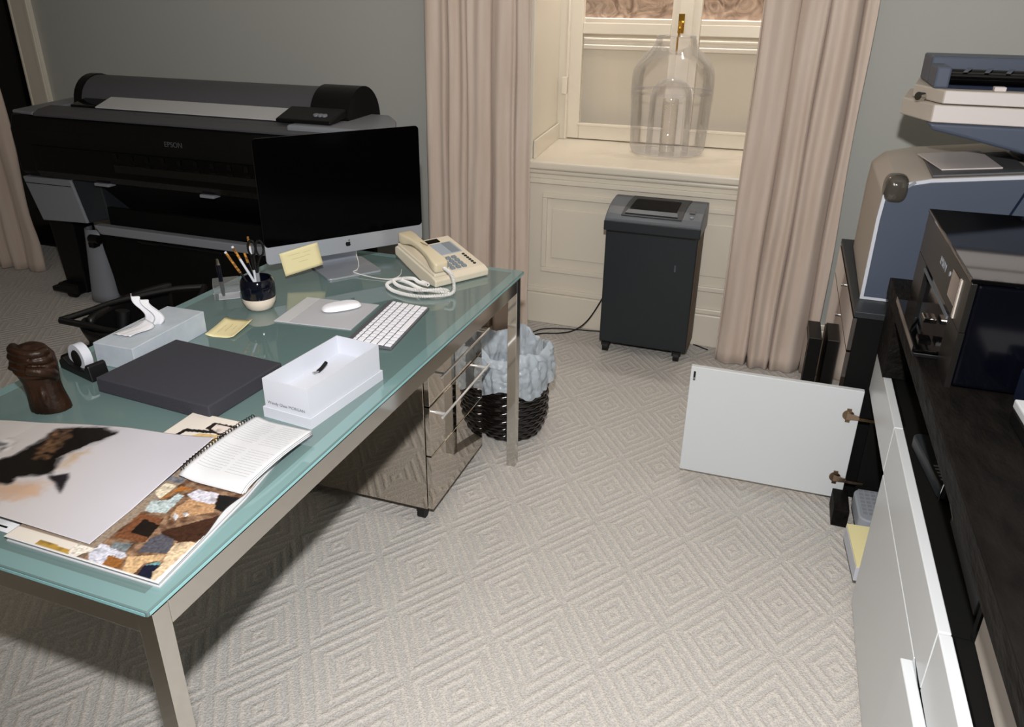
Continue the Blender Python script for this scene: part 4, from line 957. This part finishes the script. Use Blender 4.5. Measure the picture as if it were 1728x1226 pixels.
b = MB(); b.prism([(x, y-.010, z) for x, y, z in I_], (0, .005, 0)); bf = b.build('front_panel', 'copier_blue', cp, bevel=.002)
b = MB(); b.prism([(.645, 2.5785, 1.10), (.652, 2.5785, 1.10), (.60, 2.5785, .94), (.593, 2.5785, .94)], (0, .002, 0)); b.build('panel_seam', 'copier_dark', bf)
b = MB(); b.prism([(.285, 2.578, 1.005), (.35, 2.578, 1.062), (.345, 2.578, 1.068), (.28, 2.578, 1.012)], (0, .002, 0)); b.build('corner_stripe', 'silver', bf)
b = MB(); b.prism([(.39, 2.60, 1.077), (.64, 2.60, 1.108), (.64, 2.95, 1.108), (.40, 2.95, 1.077)], (0, 0, .008)); b.build('output_recess', 'dsilver', cp, bevel=.003)
b = MB(); b.prism([(.42, 2.66, 1.09), (.58, 2.66, 1.108), (.56, 2.93, 1.112), (.38, 2.93, 1.09)], (0, 0, .004)); b.build('output_tray', 'copier_white', cp, bevel=.001)
b = MB()
for i in range(9):
    pass
def gem(u, v):
    th = (v-.5)*PI; a = 2*PI*u; e = lambda t, n: math.copysign(abs(t)**n, t)
    return (.300+.036*e(math.cos(a), .6)*math.cos(th)**.6+.0, 2.615+.05*e(math.sin(th), .7), 1.036+.043*e(math.sin(a), .8)*math.cos(th)**.6)
b.grid(30, 16, gem); b.build('smoked_corner_cap', 'smoke', cp, smooth=60)
# scanner and document feeder above
b = MB(); pl = [(.352, 2.60), (1.1, 2.60), (1.1, 3.08), (.33, 3.08), (.285, 2.78)]
def slabz(m, name, P, z0, z1, par, bev=.004, dz=0):
    bb = MB(); bb.prism([(x, y, z0) for x, y in P], (0, 0, z1-z0)); return bb.build(name, m, par, bevel=bev)
sc1 = slabz('copier_beige', 'scanner_body', pl, 1.235, 1.285, cp)
slabz('copier_beige', 'scanner_lid', [(.372, 2.605), (1.1, 2.605), (1.1, 3.06), (.35, 3.06), (.31, 2.78)], 1.287, 1.325, cp)
BX(.354, 1.1, 2.596, 2.601, 1.238, 1.283).build('white_band', 'copier_white', sc1); 
BX(.374, 1.1, 2.600, 2.606, 1.29, 1.323).build('white_band', 'copier_white', sc1)
b = MB(); b.prism([(.345, 2.60, 1.235), (1.1, 2.60, 1.235), (1.1, 2.60, 1.05), (.66, 2.60, 1.150), (.45, 2.60, 1.195), (.36, 2.60, 1.213)], (0, .44, 0)); b.build('scanner_underside', 'copier_blue', cp, bevel=.01, seg=3)
b = MB(); b.box(.345, 1.1, 2.80, 3.0, 1.325, 1.405); b.box(.345, .385, 2.65, 2.80, 1.325, 1.385); fd = b.build('feeder_housing', 'copier_blue', cp, bevel=.006)
BX(.385, 1.1, 2.66, 2.80, 1.325, 1.335).build('feeder_bed', 'copier_dark', fd)
for y, r in ((2.70, .016), (2.755, .022)):
    b = MB(); b.cyl((.39, y, 1.352), (1.1, y, 1.352), r, n=20); b.build('feed_roller', 'black_gloss', fd, smooth=40)
for k in range(7):
    x = .42+k*.055
    b = MB(); b.prism([(x, 2.69, 1.368), (x+.012, 2.69, 1.368), (x+.035, 2.76, 1.376), (x+.02, 2.76, 1.376)], (0, 0, .002)); b.build('roller_clip', 'chrome', fd)
for x in (.50, .60, .66): BX(x, x+.03, 2.63, 2.66, 1.325, 1.337).build('feeder_tab', 'copier_white', fd, bevel=.002)
BX(.72, 1.1, 2.66, 3.05, 1.09, 1.24).build('support_column', 'copier_white', cp, bevel=.01)
BX(.66, 1.05, 2.64, 3.0, 1.10, 1.14).build('neck', 'copier_dark', cp)
MB().cyl((.325, 2.66, 1.300), (.31, 2.645, 1.302), .012, n=16).build('release_button', 'chrome', cp, smooth=40)
for o_ in cp.children:
    pass

# black photo printer on the worktop
bp_ = thing('photo_printer', 'black photo printer with open paper tray on the dark worktop', 'printer', (.362, 1.99, .8105), R(1.1))
BX(.012, .41, -.305, .30, .004, .232).build('body', 'pside', bp_, bevel=.008, seg=3)
BX(-.002, .415, -.308, .303, .232, .242).build('lid', 'ptop', bp_, bevel=.003)
b = MB()
b.prism([(0, -.305, .0), (0, .30, .0), (0, .30, .232), (0, -.305, .232), (0, -.305, .12), (0, .11, .12), (0, .11, .02), (0, -.2, .02), (0, -.2, .01), (0, -.305, .01)], (.012, 0, 0))
fp = BX(0, .012, -.305, .30, .125, .232).build('front_panel', 'pfront', bp_, bevel=.002)
BX(0, .012, .17, .30, .0, .125).build('front_side', 'pfront', bp_); BX(0, .012, -.305, -.19, .0, .125).build('front_side', 'pfront', bp_)
text('nameplate', 'EPSON', .026, Matrix.Translation((-.0006, -.02, .185)) @ Matrix.Rotation(-PI/2, 4, 'Z') @ Matrix.Rotation(PI/2, 4, 'X'), 'silver', fp, ext=.0005)
BX(-.002, 0, -.215, -.135, .15, .21).build('display', 'glosswood', fp); BX(-.003, 0, -.235, -.222, .13, .215).build('light_strip', 'copier_beige', fp)
MB().cyl((-.0025, -.11, .19), (0, -.11, .19), .006, n=12).build('power_light', 'silver', fp, smooth=40)
b = MB(); b.box(-.05, .10, -.18, .16, .022, .028); b.box(-.052, -.05, -.18, .16, .02, .036); ot = b.build('output_tray', 'black_gloss', bp_, bevel=.002)
BX(-.004, .0, -.19, .165, .112, .118).build('tray_rail', 'charcoal2', bp_)
b = MB(); b.box(-.02, .008, -.06, -.02, .05, .062); b.build('tray_latch', 'chrome', ot, bevel=.002)
b = MB(); b.box(-.045, .09, -.16, .14, .0, .012); b.build('paper_cassette', 'black_plastic', bp_, bevel=.003)
# partly seen white device at the right edge
wd = thing('label_printer', 'white topped black device at the right edge of the worktop', 'device', (.475, 1.42, .811), R(3))
BX(0, .3, 0, .15, 0, .03).build('base', 'black_plastic', wd, bevel=.004); BX(.0, .3, .0, .15, .03, .048).build('white_top', 'paper', wd, bevel=.003)
BX(.03, .3, .155, .25, 0, .075).build('rear_housing', 'copier_dark', wd, bevel=.006)

# ------------------------------------------------------------------ black chair on the far side of the desk
ch = thing('office_chair', 'black office chair with loop armrests tucked behind the glass desk', 'chair', (-2.0, 1.72, 0), R(0))
b = MB()
def seat(u, v):
    x = (u-.5)*.46; y = (v-.5)*.46; return (x+.1, y+.12, .44+.02*(2*u-1)**2+.012*(2*v-1)**2)
b.grid(14, 14, seat); b.build('seat', 'black_matte', ch, smooth=80, solid=.05, bevel=.01)
b = MB()
def shell(u, v):
    a = (u-.5)*1.5; r = .30
    return (-.02-.16*math.cos(a)+.10+.02*v, .12+.26*math.sin(a), .47+.15*v)
b.grid(20, 8, shell); b.build('back_shell', 'black_plastic', ch, smooth=80, solid=.02)
for pts in ([(-.085, -.105, .62), (-.06, -.02, .622), (-.05, .06, .622), (-.02, .14, .622), (.04, .25, .62), (.1, .33, .61)],
            [(-.085, -.105, .62), (-.01, -.09, .61), (.08, -.08, .60), (.16, -.06, .60), (.22, .02, .60), (.18, .2, .61), (.1, .33, .61)]):
    b = MB(); b.tube(smoothpath(pts, 8), .011, 8); b.build('armrest', 'black_plastic', ch, smooth=60)
b = MB()
def bowl(u, v):
    a = R(200+u*110); r = 1-.45*v**1.3
    return (.05+.135*math.cos(a)*r, .02+.13*math.sin(a)*r, .60-.14*v)
b.grid(18, 8, bowl); b.build('arm_shell', 'black_plastic', ch, smooth=80, solid=.008)
b = MB(); b.cyl((.02, .0, .46), (.03, .03, .62), .022); b.build('arm_post', 'black_plastic', ch, smooth=40)
MB().cyl((.1, .12, .08), (.1, .12, .43), .025).build('column', 'black_plastic', ch, smooth=40)
for k in range(5):
    a = 2*PI*k/5+.3; b = MB(); e = (.1+.27*math.cos(a), .12+.27*math.sin(a))
    b.tube([(.1, .12, .09), (*e, .066)], [.022, .014], 10); lg = b.build('base_arm', 'black_plastic', ch, smooth=40)
    MB().cyl((e[0]-.018*math.sin(a), e[1]+.018*math.cos(a), .026), (e[0]+.018*math.sin(a), e[1]-.018*math.cos(a), .026), .026, n=16).build('caster', 'rubber', lg, smooth=40)

# repeats of one kind share a group
for stem_, g_ in (('pencil', 'pencils in the navy cup'), ('curtain', 'beige curtains'), ('sticky_note', 'yellow notes on and by the computer'), ('photo_print', 'prints at the near end of the desk'), ('storage_cabinet', 'white cabinet bays under the worktop'), ('power_cord', 'black cords on the carpet')):
    for o in bpy.data.objects:
        if o.parent is None and o.get('category') and o.name.split('.')[0] == stem_: o['group'] = g_
